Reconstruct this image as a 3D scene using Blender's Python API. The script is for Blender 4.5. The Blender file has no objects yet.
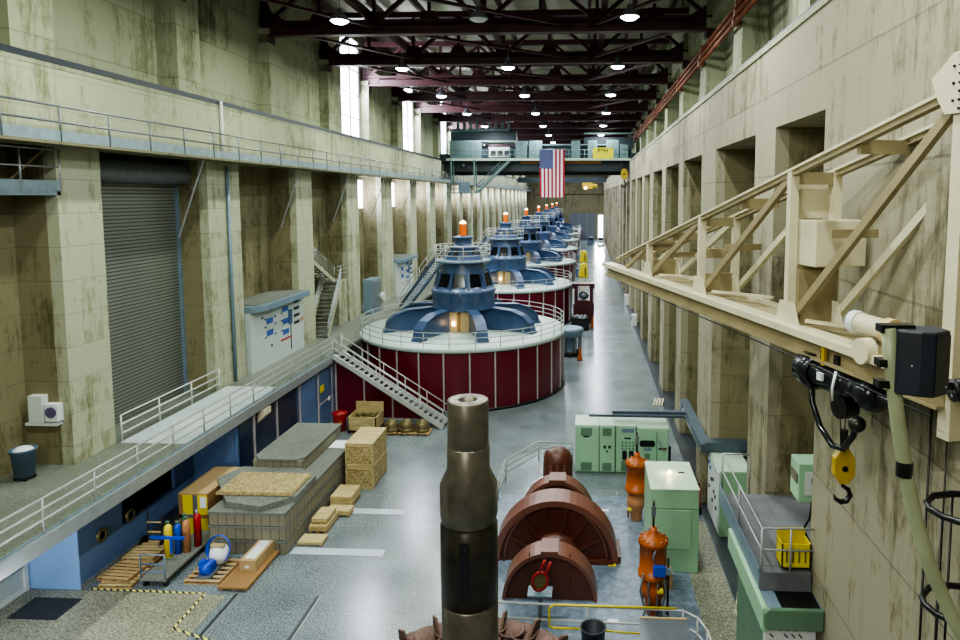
import bpy, bmesh, math, random
from mathutils import Vector, Matrix
random.seed(7)
PI=math.pi
C=bpy.context.scene.collection
# ---------------------------------------------------------------- materials
def lin(h):
    h=h.lstrip('#'); v=[int(h[i:i+2],16)/255 for i in (0,2,4)]
    return tuple((c/12.92 if c<=.04045 else ((c+.055)/1.055)**2.4) for c in v)+(1,)
def newmat(name):
    m=bpy.data.materials.new(name); m.use_nodes=True
    return m,m.node_tree.nodes,m.node_tree.links,m.node_tree.nodes['Principled BSDF']
def paint(name,col,rough=.45,metal=0,var=.12,scale=3,emit=None,es=1,spec=.5,bump=0):
    m,n,l,b=newmat(name)
    c=lin(col)
    geo=n.new('ShaderNodeTexCoord')
    ns=n.new('ShaderNodeTexNoise'); ns.inputs['Scale'].default_value=scale; ns.inputs['Detail'].default_value=5
    l.new(geo.outputs['Object'],ns.inputs['Vector'])
    r=n.new('ShaderNodeValToRGB')
    r.color_ramp.elements[0].position=.3; r.color_ramp.elements[1].position=.7
    r.color_ramp.elements[0].color=tuple(x*(1-var) for x in c[:3])+(1,)
    r.color_ramp.elements[1].color=tuple(min(1,x*(1+var)) for x in c[:3])+(1,)
    l.new(ns.outputs['Fac'],r.inputs['Fac']); l.new(r.outputs['Color'],b.inputs['Base Color'])
    b.inputs['Roughness'].default_value=rough; b.inputs['Metallic'].default_value=metal
    b.inputs['Specular IOR Level'].default_value=spec
    if emit: b.inputs['Emission Color'].default_value=lin(emit); b.inputs['Emission Strength'].default_value=es
    if bump:
        bp=n.new('ShaderNodeBump'); bp.inputs['Strength'].default_value=bump; bp.inputs['Distance'].default_value=.02
        l.new(ns.outputs['Fac'],bp.inputs['Height']); l.new(bp.outputs['Normal'],b.inputs['Normal'])
    return m
def concrete(name,cols,board=1.22,dark=.62,streak=.16,off=0):
    m,n,l,b=newmat(name)
    geo=n.new('ShaderNodeNewGeometry')
    def mapp(sx,sy,sz):
        q=n.new('ShaderNodeVectorMath'); q.operation='MULTIPLY'; q.inputs[1].default_value=(sx,sy,sz)
        l.new(geo.outputs['Position'],q.inputs[0]); return q.outputs[0]
    def noise(v,s,d=6,ro=.6):
        t=n.new('ShaderNodeTexNoise'); t.inputs['Scale'].default_value=s; t.inputs['Detail'].default_value=d; t.inputs['Roughness'].default_value=ro
        l.new(v,t.inputs['Vector']); return t.outputs['Fac']
    def math_(op,a,bb=None,c=None):
        t=n.new('ShaderNodeMath'); t.operation=op
        for i,x in enumerate((a,bb,c)):
            if x is None: continue
            if isinstance(x,(int,float)): t.inputs[i].default_value=x
            else: l.new(x,t.inputs[i])
        return t.outputs[0]
    big=noise(mapp(1,1,.6),.22,4)
    st=noise(mapp(1.6,1.6,streak),1.0,8,.7)
    fine=noise(mapp(6,6,1.5),1.4,6,.75)
    blot=noise(mapp(1,1,1),.9,8,.7)
    a=math_('MULTIPLY',big,.5); a=math_('MULTIPLY_ADD',st,.72,a); a=math_('ADD',a,.165); a=math_('MULTIPLY_ADD',fine,.5,a); a=math_('SUBTRACT',a,.1); a=math_('MULTIPLY_ADD',blot,.45,a); a=math_('ADD',a,.05)
    sep=n.new('ShaderNodeSeparateXYZ'); l.new(geo.outputs['Position'],sep.inputs[0])
    zz=math_('DIVIDE',sep.outputs['Z'],board)
    wob=noise(mapp(1,1,0),1.5,3); zz2=math_('MULTIPLY_ADD',wob,.03,zz)
    fl=math_('FLOOR',zz2); wn=n.new('ShaderNodeTexWhiteNoise'); wn.noise_dimensions='2D'
    cx=n.new('ShaderNodeCombineXYZ'); yy=math_('FLOOR',math_('DIVIDE',sep.outputs['Y'],4.65)); l.new(fl,cx.inputs[0]); l.new(yy,cx.inputs[1]); l.new(cx.outputs[0],wn.inputs['Vector'])
    a=math_('MULTIPLY_ADD',wn.outputs['Value'],.10,a)
    ramp=n.new('ShaderNodeValToRGB'); e=ramp.color_ramp.elements
    e[0].position=.93; e[0].color=lin(cols[0]); e[1].position=1.6; e[1].color=lin(cols[-1])
    nn=len(cols)
    a2=math_('MULTIPLY',a,.8)
    e[0].position=.74; e[1].position=1.0
    a2=math_('ADD',a2,off)
    for i,cc in enumerate(cols[1:-1]):
        q=e.new(.74+(.26)*(i+1)/(nn-1)); q.color=lin(cc)
    l.new(a2,ramp.inputs['Fac'])
    # joints
    fr=math_('FRACT',zz2); j=math_('LESS_THAN',fr,.022); 
    jm=math_('MULTIPLY',j,math_('MULTIPLY',blot,.6))
    # thin board lines
    z3=math_('FRACT',math_('DIVIDE',sep.outputs['Z'],.2)); j3=math_('MULTIPLY',math_('MULTIPLY',math_('LESS_THAN',z3,.09),fine),.14)
    # dark runs
    run=noise(mapp(2.2,2.2,.07),1.0,5,.6); rr=n.new('ShaderNodeMapRange'); rr.inputs['From Min'].default_value=.60; rr.inputs['From Max'].default_value=.72; rr.inputs['To Min'].default_value=0; rr.inputs['To Max'].default_value=.17
    l.new(run,rr.inputs['Value'])
    k=math_('SUBTRACT',1,jm); k=math_('SUBTRACT',k,j3); k=math_('SUBTRACT',k,rr.outputs[0])
    k=math_('MAXIMUM',k,.25)
    vm=n.new('ShaderNodeVectorMath'); vm.operation='SCALE'; l.new(ramp.outputs['Color'],vm.inputs[0]); l.new(k,vm.inputs['Scale'])
    l.new(vm.outputs[0],b.inputs['Base Color'])
    b.inputs['Roughness'].default_value=.85; b.inputs['Specular IOR Level'].default_value=.25
    bp=n.new('ShaderNodeBump'); bp.inputs['Strength'].default_value=.35; bp.inputs['Distance'].default_value=.03
    l.new(math_('ADD',a,math_('MULTIPLY',k,.8)),bp.inputs['Height']); l.new(bp.outputs['Normal'],b.inputs['Normal'])
    return m
def terrazzo(name,c0,c1,c2,rough=.28,scale=16,joint=3.05,farmix=None):
    m,n,l,b=newmat(name)
    geo=n.new('ShaderNodeNewGeometry')
    t=n.new('ShaderNodeTexNoise'); t.inputs['Scale'].default_value=scale; t.inputs['Detail'].default_value=3; t.inputs['Roughness'].default_value=.8
    l.new(geo.outputs['Position'],t.inputs['Vector'])
    r=n.new('ShaderNodeValToRGB'); e=r.color_ramp.elements; e[0].position=.36; e[0].color=lin(c0); e[1].position=.66; e[1].color=lin(c2); q=e.new(.5); q.color=lin(c1)
    l.new(t.outputs['Fac'],r.inputs['Fac'])
    t2=n.new('ShaderNodeTexNoise'); t2.inputs['Scale'].default_value=.35; t2.inputs['Detail'].default_value=7; t2.inputs['Roughness'].default_value=.65
    l.new(geo.outputs['Position'],t2.inputs['Vector'])
    mr=n.new('ShaderNodeMapRange'); mr.inputs['From Min'].default_value=.3; mr.inputs['From Max'].default_value=.7; mr.inputs['To Min'].default_value=.72; mr.inputs['To Max'].default_value=1.2
    l.new(t2.outputs['Fac'],mr.inputs['Value'])
    sep=n.new('ShaderNodeSeparateXYZ'); l.new(geo.outputs['Position'],sep.inputs[0])
    def line(ax,per):
        d=n.new('ShaderNodeMath'); d.operation='DIVIDE'; l.new(sep.outputs[ax],d.inputs[0]); d.inputs[1].default_value=per
        f=n.new('ShaderNodeMath'); f.operation='FRACT'; l.new(d.outputs[0],f.inputs[0])
        g=n.new('ShaderNodeMath'); g.operation='LESS_THAN'; l.new(f.outputs[0],g.inputs[0]); g.inputs[1].default_value=.018; return g.outputs[0]
    if joint:
        mx=n.new('ShaderNodeMath'); mx.operation='MAXIMUM'; l.new(line('X',joint),mx.inputs[0]); l.new(line('Y',joint),mx.inputs[1])
        mu=n.new('ShaderNodeMath'); mu.operation='MULTIPLY_ADD'; l.new(mx.outputs[0],mu.inputs[0]); mu.inputs[1].default_value=.16; l.new(mr.outputs[0],mu.inputs[2])
        fac=mu.outputs[0]
    else: fac=mr.outputs[0]
    vm=n.new('ShaderNodeVectorMath'); vm.operation='SCALE'; l.new(r.outputs['Color'],vm.inputs[0]); l.new(fac,vm.inputs['Scale'])
    l.new(vm.outputs[0],b.inputs['Base Color'])
    rr=n.new('ShaderNodeMapRange'); rr.inputs['To Min'].default_value=rough*.7; rr.inputs['To Max'].default_value=rough*1.4
    l.new(t2.outputs['Fac'],rr.inputs['Value']); l.new(rr.outputs[0],b.inputs['Roughness'])
    b.inputs['Specular IOR Level'].default_value=.6
    return m
def wood(name,c0,c1,sc=(1,8,8),osb=False):
    m,n,l,b=newmat(name)
    tc=n.new('ShaderNodeTexCoord'); q=n.new('ShaderNodeVectorMath'); q.operation='MULTIPLY'; q.inputs[1].default_value=sc; l.new(tc.outputs['Object'],q.inputs[0])
    if osb:
        t=n.new('ShaderNodeTexVoronoi'); t.inputs['Scale'].default_value=14; out=t.outputs['Color']
        l.new(q.outputs[0],t.inputs['Vector'])
        bw=n.new('ShaderNodeRGBToBW'); l.new(out,bw.inputs[0]); out=bw.outputs[0]
    else:
        t=n.new('ShaderNodeTexNoise'); t.inputs['Scale'].default_value=1.5; t.inputs['Detail'].default_value=5; out=t.outputs['Fac']; l.new(q.outputs[0],t.inputs['Vector'])
    r=n.new('ShaderNodeValToRGB'); e=r.color_ramp.elements; e[0].position=.3; e[0].color=lin(c0); e[1].position=.75; e[1].color=lin(c1)
    l.new(out,r.inputs['Fac']); l.new(r.outputs['Color'],b.inputs['Base Color']); b.inputs['Roughness'].default_value=.75
    return m
def stripes(name,c0,c1,per,axes=(0,0,1),duty=.5,rough=.5,metal=0):
    m,n,l,b=newmat(name)
    tc=n.new('ShaderNodeTexCoord'); d=n.new('ShaderNodeVectorMath'); d.operation='DOT_PRODUCT'; d.inputs[1].default_value=tuple(a/per for a in axes)
    l.new(tc.outputs['Object'],d.inputs[0])
    f=n.new('ShaderNodeMath'); f.operation='FRACT'; l.new(d.outputs['Value'],f.inputs[0])
    g=n.new('ShaderNodeMath'); g.operation='LESS_THAN'; g.inputs[1].default_value=duty; l.new(f.outputs[0],g.inputs[0])
    mx=n.new('ShaderNodeMix'); mx.data_type='RGBA'; mx.inputs['A'].default_value=lin(c0); mx.inputs['B'].default_value=lin(c1)
    l.new(g.outputs[0],mx.inputs['Factor']); l.new(mx.outputs['Result'],b.inputs['Base Color'])
    b.inputs['Roughness'].default_value=rough; b.inputs['Metallic'].default_value=metal
    return m
def glow(name,col,s):
    m,n,l,b=newmat(name); b.inputs['Base Color'].default_value=lin(col); b.inputs['Emission Color'].default_value=lin(col); b.inputs['Emission Strength'].default_value=s
    return m
K={}
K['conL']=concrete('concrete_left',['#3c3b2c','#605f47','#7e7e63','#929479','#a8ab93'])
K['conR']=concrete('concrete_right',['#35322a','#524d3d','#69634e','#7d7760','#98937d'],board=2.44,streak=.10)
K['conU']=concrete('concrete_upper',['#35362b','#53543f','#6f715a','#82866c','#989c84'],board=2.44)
K['conShade']=concrete('concrete_recess_shade',['#28271b','#403d2b','#56523b','#69644a','#7c775b'])  # darker copy of the wall concrete; recess shade put into the colour
K['conE']=concrete('concrete_end',['#3a372c','#4b483a','#5b5847','#69664f','#77735c'],board=2.44)
K['floor']=terrazzo('terrazzo_floor','#424b50','#6c777d','#9da6a8',rough=.2)
K['strip']=terrazzo('dark_strip','#23272d','#31363d','#474d55',rough=.35,joint=0)
K['tanf']=terrazzo('speckled_aggregate','#4a4b3f','#7f806e','#b5b49e',rough=.45,scale=14,joint=0)
K['deck']=terrazzo('walkway_deck','#565a50','#6d7269','#8b9188',rough=.45,joint=0)
K['deckhi']=terrazzo('pale_walkway_plate','#a3b0b0','#bcc8ca','#ccd8da',rough=.4,joint=1.5)
K['gdeck']=paint('pale_green_deck','#bccdc8',.38,var=.06,scale=1)
K['bluef']=terrazzo('blue_grey_plate_floor','#5b6878','#6d7b8c','#8190a1',rough=.4,scale=3,joint=2.4)
K['maroon']=paint('maroon_panel','#5c1022',.25,var=.1,scale=.6)
K['seam']=paint('white_seam','#a9a3a3',.4)
K['navy']=paint('navy_panel','#2c4468',.35,var=.12,scale=.5)
K['navyd']=paint('dark_navy_sheet','#16243f',.3,var=.2,scale=.5)
K['blue']=paint('slate_blue_panel','#566f96',.4,var=.1,scale=.6)
K['lblue']=paint('light_blue_panel','#86aee0',.4,var=.06,scale=.6)
K['gblue']=paint('machine_blue','#3d5375',.3,var=.14,scale=1.2)
K['gblue2']=paint('machine_blue_dark','#243550',.35,var=.15,scale=1.2)
K['black']=paint('black_paint','#0d0e10',.35,var=.2)
K['blackg']=paint('black_gloss','#15171a',.22,var=.3)
K['spk']=paint('speaker_black','#151b26',.5,var=.2)
K['grey']=paint('grey_metal','#6b7278',.4,.3,.12)
K['tray']=paint('galvanised_tray','#525f6b',.45,.4,.15)
K['alu']=paint('brushed_aluminium','#a8adb0',.35,.6,.08)
K['rail']=paint('grey_handrail','#a3a8a6',.4,.35,.1)
K['railw']=paint('pale_handrail','#c3c6c3',.35,.2,.06)
K['kick']=paint('blue_grey_kickplate','#74868e',.5,0,.2)
K['green']=paint('mint_green_cabinet','#93bd9b',.42,0,.06,1)
K['greenp']=paint('pale_mint_top','#bad4bd',.42,0,.06,1)
K['greend']=paint('dull_green_steel','#5b7a62',.45,0,.12,1)
K['cream']=paint('cream_steel','#c9c2a4',.45,0,.1,1.5)
K['creamd']=paint('tan_steel','#8d8160',.5,0,.14,1.5)
K['white']=paint('white_enamel','#cfd4d2',.4,0,.05)
K['ctrl']=paint('pale_control_panel','#b3bdb9',.4,0,.06,.8)
K['steelbox']=paint('grey_blue_steel','#6e8292',.45,.1,.1)
K['shaft']=paint('oiled_steel','#6e685c',.34,.7,.25,2.5,spec=.6)
K['shaftd']=paint('dark_oiled_steel','#3a3731',.3,.6,.3,2.5)
K['brown']=paint('brown_machine','#532b1e',.38,.05,.14,1.5)
K['brownl']=paint('brown_machine_rim','#71473a',.36,.05,.14,1.5)
K['rust']=paint('rusty_bronze','#6a5148',.5,.5,.3,3)
K['orange']=paint('orange_valve','#a65212',.38,.05,.15,2)
K['orangel']=paint('orange_dull','#b27a52',.45,.05,.2,2)
K['orlamp']=glow('orange_beacon_glass','#c85a08',.45)
K['bulb']=glow('warm_bulb','#ffd9a0',7)
K['lamp']=glow('lamp_lens','#e8f6ff',26)
K['day']=glow('daylight_glazing','#eef2ff',7)
K['truss']=paint('maroon_steel','#3c151b',.5,.0,.2,1)
K['ceil']=paint('grey_roof_deck','#a5a493',.9,0,.25,.4)
K['pipe']=paint('red_oxide_conduit','#7a4632',.5,.1,.25,1)
K['shut']=stripes('steel_roller_slats','#777b74','#3a3d39',.16,(0,0,1),.3,.45,.2)
K['crane']=paint('crane_grey_green','#5f7876',.45,0,.12,1)
K['craned']=paint('crane_dark_teal','#19282e',.5,0,.15,1)
K['osb']=wood('osb_board','#87764e','#b3a172',(1,1,1),True)
K['ply']=wood('pale_pine','#a08c5c','#cdbb8a')
K['card']=paint('brown_cardboard','#8d6a41',.75,0,.1,1)
K['cardl']=paint('tan_cardboard','#b09468',.75,0,.1,1)
K['slab']=terrazzo('grey_concrete_slab','#555852','#6b6f68','#82867e',rough=.8,scale=14,joint=0)
K['slabs']=stripes('ribbed_slab_side','#807c6a','#5e5a4c',.35,(1,1,0),.12,.85)
K['yellow']=paint('yellow_paint','#d8c41c',.45,0,.08)
K['yellowb']=paint('bright_yellow_sign','#f0ea00',.5,0,.03,emit='#f0ea00',es=.12)
K['red']=paint('red_paint','#9a1a1e',.35,0,.1)
K['wine']=paint('dark_red_machine','#3d0f17',.35,0,.15)
K['bluep']=paint('bright_blue_paint','#1946b8',.35,0,.1)
K['bin']=paint('blue_grey_plastic','#4d6378',.5,0,.1)
K['paper']=paint('white_paper','#dfe3e6',.7,0,.04)
K['dkgreen']=paint('dark_green_paint','#2b5a3c',.4,0,.15)
K['tan']=paint('tan_panel','#cbb080',.6,0,.12,1)
K['olive']=paint('olive_brass','#6e6440',.4,.3,.25,4)
K['hook']=paint('hook_yellow','#b89a16',.4,.1,.15)
K['polem']=paint('weathered_green_pipe','#8f9878',.5,.1,.15,3)
K['mat']=paint('dark_floor_mat','#2b3038',.9)
K['tape']=stripes('hazard_tape','#d8cf6a','#2a2a22',.24,(1,1,0),.45,.6)
K['linew']=paint('white_floor_strip','#aeb8c2',.35,0,.06,1)
K['fred']=paint('flag_red','#a01c2e',.8,0,.05); K['fwhite']=paint('flag_white','#dfe0ea',.8,0,.03); K['fblue']=paint('flag_blue','#20306f',.8,0,.05)
K['glass']=paint('dark_window','#0c1016',.1,0,.2)
K['amber']=paint('amber_panel','#a8691c',.5)
# ---------------------------------------------------------------- builder
class M:
    def __init__(s): s.v=[]; s.f=[]; s.mi=[]; s.cur=0; s.sm=[]
    def add(s,vs,fs,smooth=False):
        o=len(s.v); s.v+= [tuple(v) for v in vs]
        for f in fs: s.f.append([i+o for i in f]); s.mi.append(s.cur); s.sm.append(smooth)
        return s
    def mat(s,i): s.cur=i; return s
    def box(s,x0,x1,y0,y1,z0,z1):
        if x0>x1:x0,x1=x1,x0
        if y0>y1:y0,y1=y1,y0
        if z0>z1:z0,z1=z1,z0
        return s.add([(x0,y0,z0),(x1,y0,z0),(x1,y1,z0),(x0,y1,z0),(x0,y0,z1),(x1,y0,z1),(x1,y1,z1),(x0,y1,z1)],
          [(0,3,2,1),(4,5,6,7),(0,1,5,4),(1,2,6,5),(2,3,7,6),(3,0,4,7)])
    def beam(s,p,q,w,h,up=(0,0,1)):
        p=Vector(p);q=Vector(q);d=(q-p).normalized();up=Vector(up)
        if abs(d.dot(up))>.99: up=Vector((0,1,0))
        r=d.cross(up).normalized();u=r.cross(d)
        vs=[]
        for e in (p,q):
            for a,b in ((-1,-1),(1,-1),(1,1),(-1,1)): vs.append(e+r*a*w/2+u*b*h/2)
        return s.add(vs,[(0,1,2,3),(7,6,5,4),(0,4,5,1),(1,5,6,2),(2,6,7,3),(3,7,4,0)])
    def tube(s,pts,r,n=8,caps=True):
        pts=[Vector(p) for p in pts]; vs=[];fs=[]
        rs=r if isinstance(r,(list,tuple)) else [r]*len(pts)
        prev=None
        for i,p in enumerate(pts):
            d=(pts[min(i+1,len(pts)-1)]-pts[max(i-1,0)]).normalized()
            if prev is None:
                a=Vector((0,0,1)) if abs(d.z)<.9 else Vector((0,1,0))
                u=d.cross(a).normalized()
            else: u=(prev-d*prev.dot(d)).normalized()
            prev=u; w=d.cross(u)
            for k in range(n):
                t=2*PI*k/n; vs.append(p+(u*math.cos(t)+w*math.sin(t))*rs[i])
        for i in range(len(pts)-1):
            for k in range(n):
                a=i*n+k;b=i*n+(k+1)%n; fs.append((a,b,b+n,a+n))
        s.add(vs,fs,True)
        if caps:
            o=len(s.v)-len(vs)
            s.f.append([o+k for k in range(n)][::-1]); s.mi.append(s.cur); s.sm.append(False)
            s.f.append([len(s.v)-n+k for k in range(n)]); s.mi.append(s.cur); s.sm.append(False)
        return s
    def lathe(s,prof,c=(0,0,0),n=32,axis='z',a0=0,a1=2*PI,smooth=True):
        full=abs(a1-a0-2*PI)<1e-6; m=n if full else n+1
        vs=[];fs=[]
        for r,z in prof:
            for k in range(m):
                t=a0+(a1-a0)*k/n; x,y=r*math.cos(t),r*math.sin(t)
                if axis=='z': v=(c[0]+x,c[1]+y,c[2]+z)
                elif axis=='y': v=(c[0]+x,c[1]+z,c[2]+y)
                else: v=(c[0]+z,c[1]+x,c[2]+y)
                vs.append(v)
        for i in range(len(prof)-1):
            for k in range(n):
                a=i*m+k;b=i*m+(k+1)%m
                fs.append((a,b,b+m,a+m) if axis!='y' else (a,a+m,b+m,b))
        return s.add(vs,fs,smooth)
    def cyl(s,c,r,h,n=24,axis='z',r2=None):
        r2=r if r2 is None else r2
        return s.lathe([(0.0001,0),(r,0)],c,n,axis,smooth=False).lathe([(r,0),(r2,h)],c,n,axis).lathe([(r2,h),(0.0001,h)],c,n,axis,smooth=False)
    def prism(s,poly,axis,a0,a1):
        n=len(poly)
        def mk(p,a):
            return {'x':(a,p[0],p[1]),'y':(p[0],a,p[1]),'z':(p[0],p[1],a)}[axis]
        vs=[mk(p,a0) for p in poly]+[mk(p,a1) for p in poly]
        fs=[tuple(range(n)),tuple(range(2*n-1,n-1,-1))]+[(i,(i+1)%n,(i+1)%n+n,i+n) for i in range(n)]
        return s.add(vs,fs)
    def sphere(s,c,r,n=16,m=8,sz=1,half=False):
        pr=[]
        lo=0 if half else -PI/2
        for i in range(m+1):
            t=lo+(PI/2-lo)*i/m; pr.append((max(.0001,r*math.cos(t)),r*sz*math.sin(t)))
        return s.lathe(pr,c,n)
    def build(s,name,mats,parent=None,bevel=0,loc=None,norm=True):
        if not isinstance(mats,(list,tuple)): mats=[mats]
        me=bpy.data.meshes.new(name)
        vs=s.v
        if loc is not None: vs=[(x-loc[0],y-loc[1],z-loc[2]) for x,y,z in vs]
        me.from_pydata(vs,[],s.f)
        for k in mats: me.materials.append(K[k] if isinstance(k,str) else k)
        for i,p in enumerate(me.polygons): p.material_index=s.mi[i]; p.use_smooth=s.sm[i]
        if norm:
            bm=bmesh.new(); bm.from_mesh(me); bmesh.ops.recalc_face_normals(bm,faces=bm.faces); bm.to_mesh(me); bm.free()
        o=bpy.data.objects.new(name,me); C.objects.link(o)
        if loc is not None: o.location=loc
        if parent: o.parent=parent
        if bevel:
            b=o.modifiers.new('bevel','BEVEL'); b.width=bevel; b.segments=2; b.limit_method='ANGLE'
        return o
def tag(o,label,cat,group=None,kind=None):
    if label:o['label']=label
    if cat:o['category']=cat
    if group:o['group']=group
    if kind:o['kind']=kind
    return o
def thing(name,label,cat,loc=(0,0,0),rz=0,group=None):
    o=bpy.data.objects.new(name,None); C.objects.link(o); o.location=loc; o.rotation_euler=(0,0,rz); o.empty_display_size=.2
    return tag(o,label,cat,group)
def struct(o): o['kind']='structure'; return o
def kids(o): return [c for c in bpy.data.objects if c.parent==o]
def copytree(o,parent=None,cache=None):
    c=o.copy(); C.objects.link(c); c.parent=parent
    for ch in o.children: copytree(ch,c)
    return c
def dup(o,loc,rz=None,label=None):
    c=copytree(o); c.location=loc
    if rz is not None: c.rotation_euler=(0,0,rz)
    if label: c['label']=label
    return c
# ---------------------------------------------------------------- measured layout (metres, camera at 0,0,14)
XL,XLB=-18.7,-20.4       # left pillar face, back of left bays
XR,XRB=5.6,7.3           # right pillar face, back of right bays
ZW=4.2; ZB=15.85; ZP=18.85; ZC=28.4
YB,YE=-12,221
WX=-15.7
# left wall
pl=[(13.8,16.4),(23.24,25.44),(32.85,35.97),(43.15,45.7),(52.5,55.2),(61.5,65.0),(71.8,74.4),(81.1,83.9)]
y=91
while y<215: pl.append((y,y+(3.2 if len(pl)%3==2 else 2.4))); y+=9.4
m=M()
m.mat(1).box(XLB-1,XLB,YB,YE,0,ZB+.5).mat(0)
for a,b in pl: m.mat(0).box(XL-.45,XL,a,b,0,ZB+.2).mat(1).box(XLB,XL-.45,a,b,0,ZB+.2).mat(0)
m.box(XLB,XL,YB,-2,0,ZB)
m.box(XLB-1.5,XL,YB,YE,ZB,ZP-.35)                         # parapet / crane beam
struct(m.build('wall_left',['conL','conShade']))
m=M(); m.box(XLB-1.6,XL+.02,YB,YE,ZP-.35,ZP-.18); struct(m.build('trim_1','conU'))
K['railk']=paint('dark_blue_steel','#1e2433',.5,.2,.2)
# upper left wall with pilasters and window openings
wins=[(54.4,58.9),(72.8,77.4),(91.8,95.8)]+[(91.8+18.6*i,95.8+18.6*i) for i in range(1,7)]
m=M(); yy=YB
for a,b in wins:
    m.box(-21.2,-19.6,yy,a,ZP-.4,ZC); m.box(-21.2,-19.6,a,b,27.2,ZC); yy=b
m.box(-21.2,-19.6,yy,YE,ZP-.4,ZC)
PIL=[31.6+9.3*i for i in range(-4,21)]
for q in PIL:
    m.box(-19.7,-18.9,q+8.9-9.3,q+8.9-9.3+1.9,ZP-.4,24.0)
struct(m.build('wall_upper_left','conU'))
for i,(a,b) in enumerate(wins):
    fr=M()
    for k in range(3): t=a+(b-a)*k/2; fr.box(-19.72,-19.64,t-.04,t+.05,ZP-.3,27.2)
    z=ZP-.2
    while z<27.2: fr.box(-19.72,-19.64,a,b,z-.03,z+.04); z+=2.0
    f=fr.build('window_%d'%(i+1),'grey'); struct(f)
    p=M(); p.box(-19.8,-19.75,a,b,ZP-.3,27.2); p.build('pane','day',f)
for i,(a,b) in enumerate(zip([p[1] for p in pl[4:]],[p[0] for p in pl[5:]])):
    f=M().box(XLB+.0,XLB+.04,b-(2.4 if i==0 else .9),b-.15,13.0,15.5).build('window_%d'%(i+20),'day'); struct(f)
    ld=bpy.data.lights.new('bay_daylight','AREA'); ld.size=1.6; ld.energy=160; ld.color=(.88,.9,1.0)
    lo=bpy.data.objects.new('bay_daylight',ld); C.objects.link(lo); lo.location=(-19.6,b-1.5,14.6); lo.rotation_euler=(math.radians(70),0,0)
# crane rail on left parapet
for sx,nm in ((-18.75,'left'),(5.8,'right')):
    m=M(); m.box(sx-.09,sx+.09,0,YE-2,ZP-.18,ZP-.1); m.box(sx-.04,sx+.04,0,YE-2,ZP-.1,ZP+.05)
    o=m.build('crane_rail','railk',loc=(sx,100,ZP-.1)); tag(o,'long dark steel crane rail along the top of the %s parapet'%nm,'rail')
# right wall
pr=[(20.7,23.1),(30.0,33.6),(39.7,41.8),(48.5,50.8)]
y=57.4
while y<215: pr.append((y,y+(3.2 if len(pr)%3==1 else 2.2))); y+=9.1
m=M()
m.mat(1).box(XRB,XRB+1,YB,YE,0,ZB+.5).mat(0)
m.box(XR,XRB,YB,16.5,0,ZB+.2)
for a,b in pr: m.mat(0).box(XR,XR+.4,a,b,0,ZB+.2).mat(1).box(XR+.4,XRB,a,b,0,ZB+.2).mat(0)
m.box(XR,XRB+1,YB,YE,16.05,ZP-.35)
struct(m.build('wall_right',['conR','conShade']))
m=M(); m.box(XR-.05,XRB+1,YB,YE,ZP-.35,ZP-.18); struct(m.build('trim_2','conU'))
m=M(); m.box(8.0,9.0,YB,YE,ZP-.3,ZC)
for q in PIL:
    m.box(6.9,8.1,q-.2,q+1.6,ZP-.3,ZC); m.box(7.5,8.1,q+1.6,q+4.2,ZP-.3,24.0)
m.box(7.2,8.1,YB,YE,24.0,ZC)
struct(m.build('wall_upper_right','conU'))
# end walls, ceiling
m=M(); m.box(-22,4.0,YE,YE+1,0,ZC); m.box(4.0,5.5,YE,YE+1,8.2,ZC); m.box(5.5,9,YE,YE+1,0,ZC)
struct(m.build('wall_back','conE'))
m=M(); m.box(-22,9,YB-1,YB,0,ZC); struct(m.build('wall_front','conE'))
m=M(); m.box(-22,9,YB-1,YE+1,ZC,ZC+.5); struct(m.build('ceiling','ceil'))
m=M(); m.box(4.0,5.5,YE+.6,YE+.7,0,8.2); o=struct(m.build('window_10','day'))
# floor
m=M()
m.box(-22,5.25,YB,YE+1,-.6,0); struct(m.build('floor','floor'))
m=M(); m.box(5.25,8,YB,YE+1,-.6,0.0); struct(m.build('floor_side_strip','strip'))
m=M(); m.box(3.9,5.2,18,28.6,-.01,.015); struct(m.build('floor_aggregate','tanf'))
m=M(); m.box(-20,-12.6,8,22.2,-.01,.012); struct(m.build('floor_corner_aggregate','tanf'))
m=M(); m.box(-4.6,3.9,18,30.9,-.01,.03); struct(m.build('floor_machine_plate','bluef'))
# upper walkway
m=M(); m.box(XLB,WX,YB,YE,ZW-.22,ZW); struct(m.build('floor_walkway','deck'))
m=M(); m.box(WX-.0,WX+.12,YB,42.3,ZW-.42,ZW+.02); m.box(WX-.75,WX,YB,42.3,ZW-.5,ZW-.22); struct(m.build('trim_3','alu'))
m=M(); m.box(XL+.15,WX-.15,25.5,33.6,ZW,ZW+.03); struct(m.build('floor_pale_plate','deckhi'))
# walls under the walkway
m=M(); m.box(-18.15,-18,22.3,28,0,1.25); m.box(-18.15,-18,22.3,24.6,1.25,2.55); m.box(-18.15,-18,22.3,28,2.45,ZW-.22); m.box(-19.95,-18.15,22.3,22.45,0,ZW-.22)
o=struct(m.build('wall_lower_left',['blue']))
m=M(); m.box(-20.2,-18,22.26,22.3,0,ZW-.22); struct(m.build('wall_lower_return','lblue'))
m=M(); m.box(-20.3,-19.95,12,22.26,0,ZW-.22); struct(m.build('wall_lower_entry','lblue'))
m=M(); m.box(-16.1,-15.95,29.6,42.6,0,ZW-.22); m.box(-18,-16.1,29.5,29.65,0,ZW-.22); m.box(-18.15,-18,28,29.6,0,ZW-.22); struct(m.build('wall_lower_navy','blue'))
m=M(); m.box(-15.94,-15.9,29.7,35.9,.12,ZW-.5); struct(m.build('wall_lower_dark','navyd'))  # thin dark navy sheet over the near stretch of the blue wall
for i,yy in enumerate((31,33.4,36.2,38.8,41,42.55)):
    m=M(); m.box(-15.9,-15.82,yy-.05,yy+.05,0,ZW-.3); o=struct(m.build('trim_%d'%(4+i),'seam'))
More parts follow.
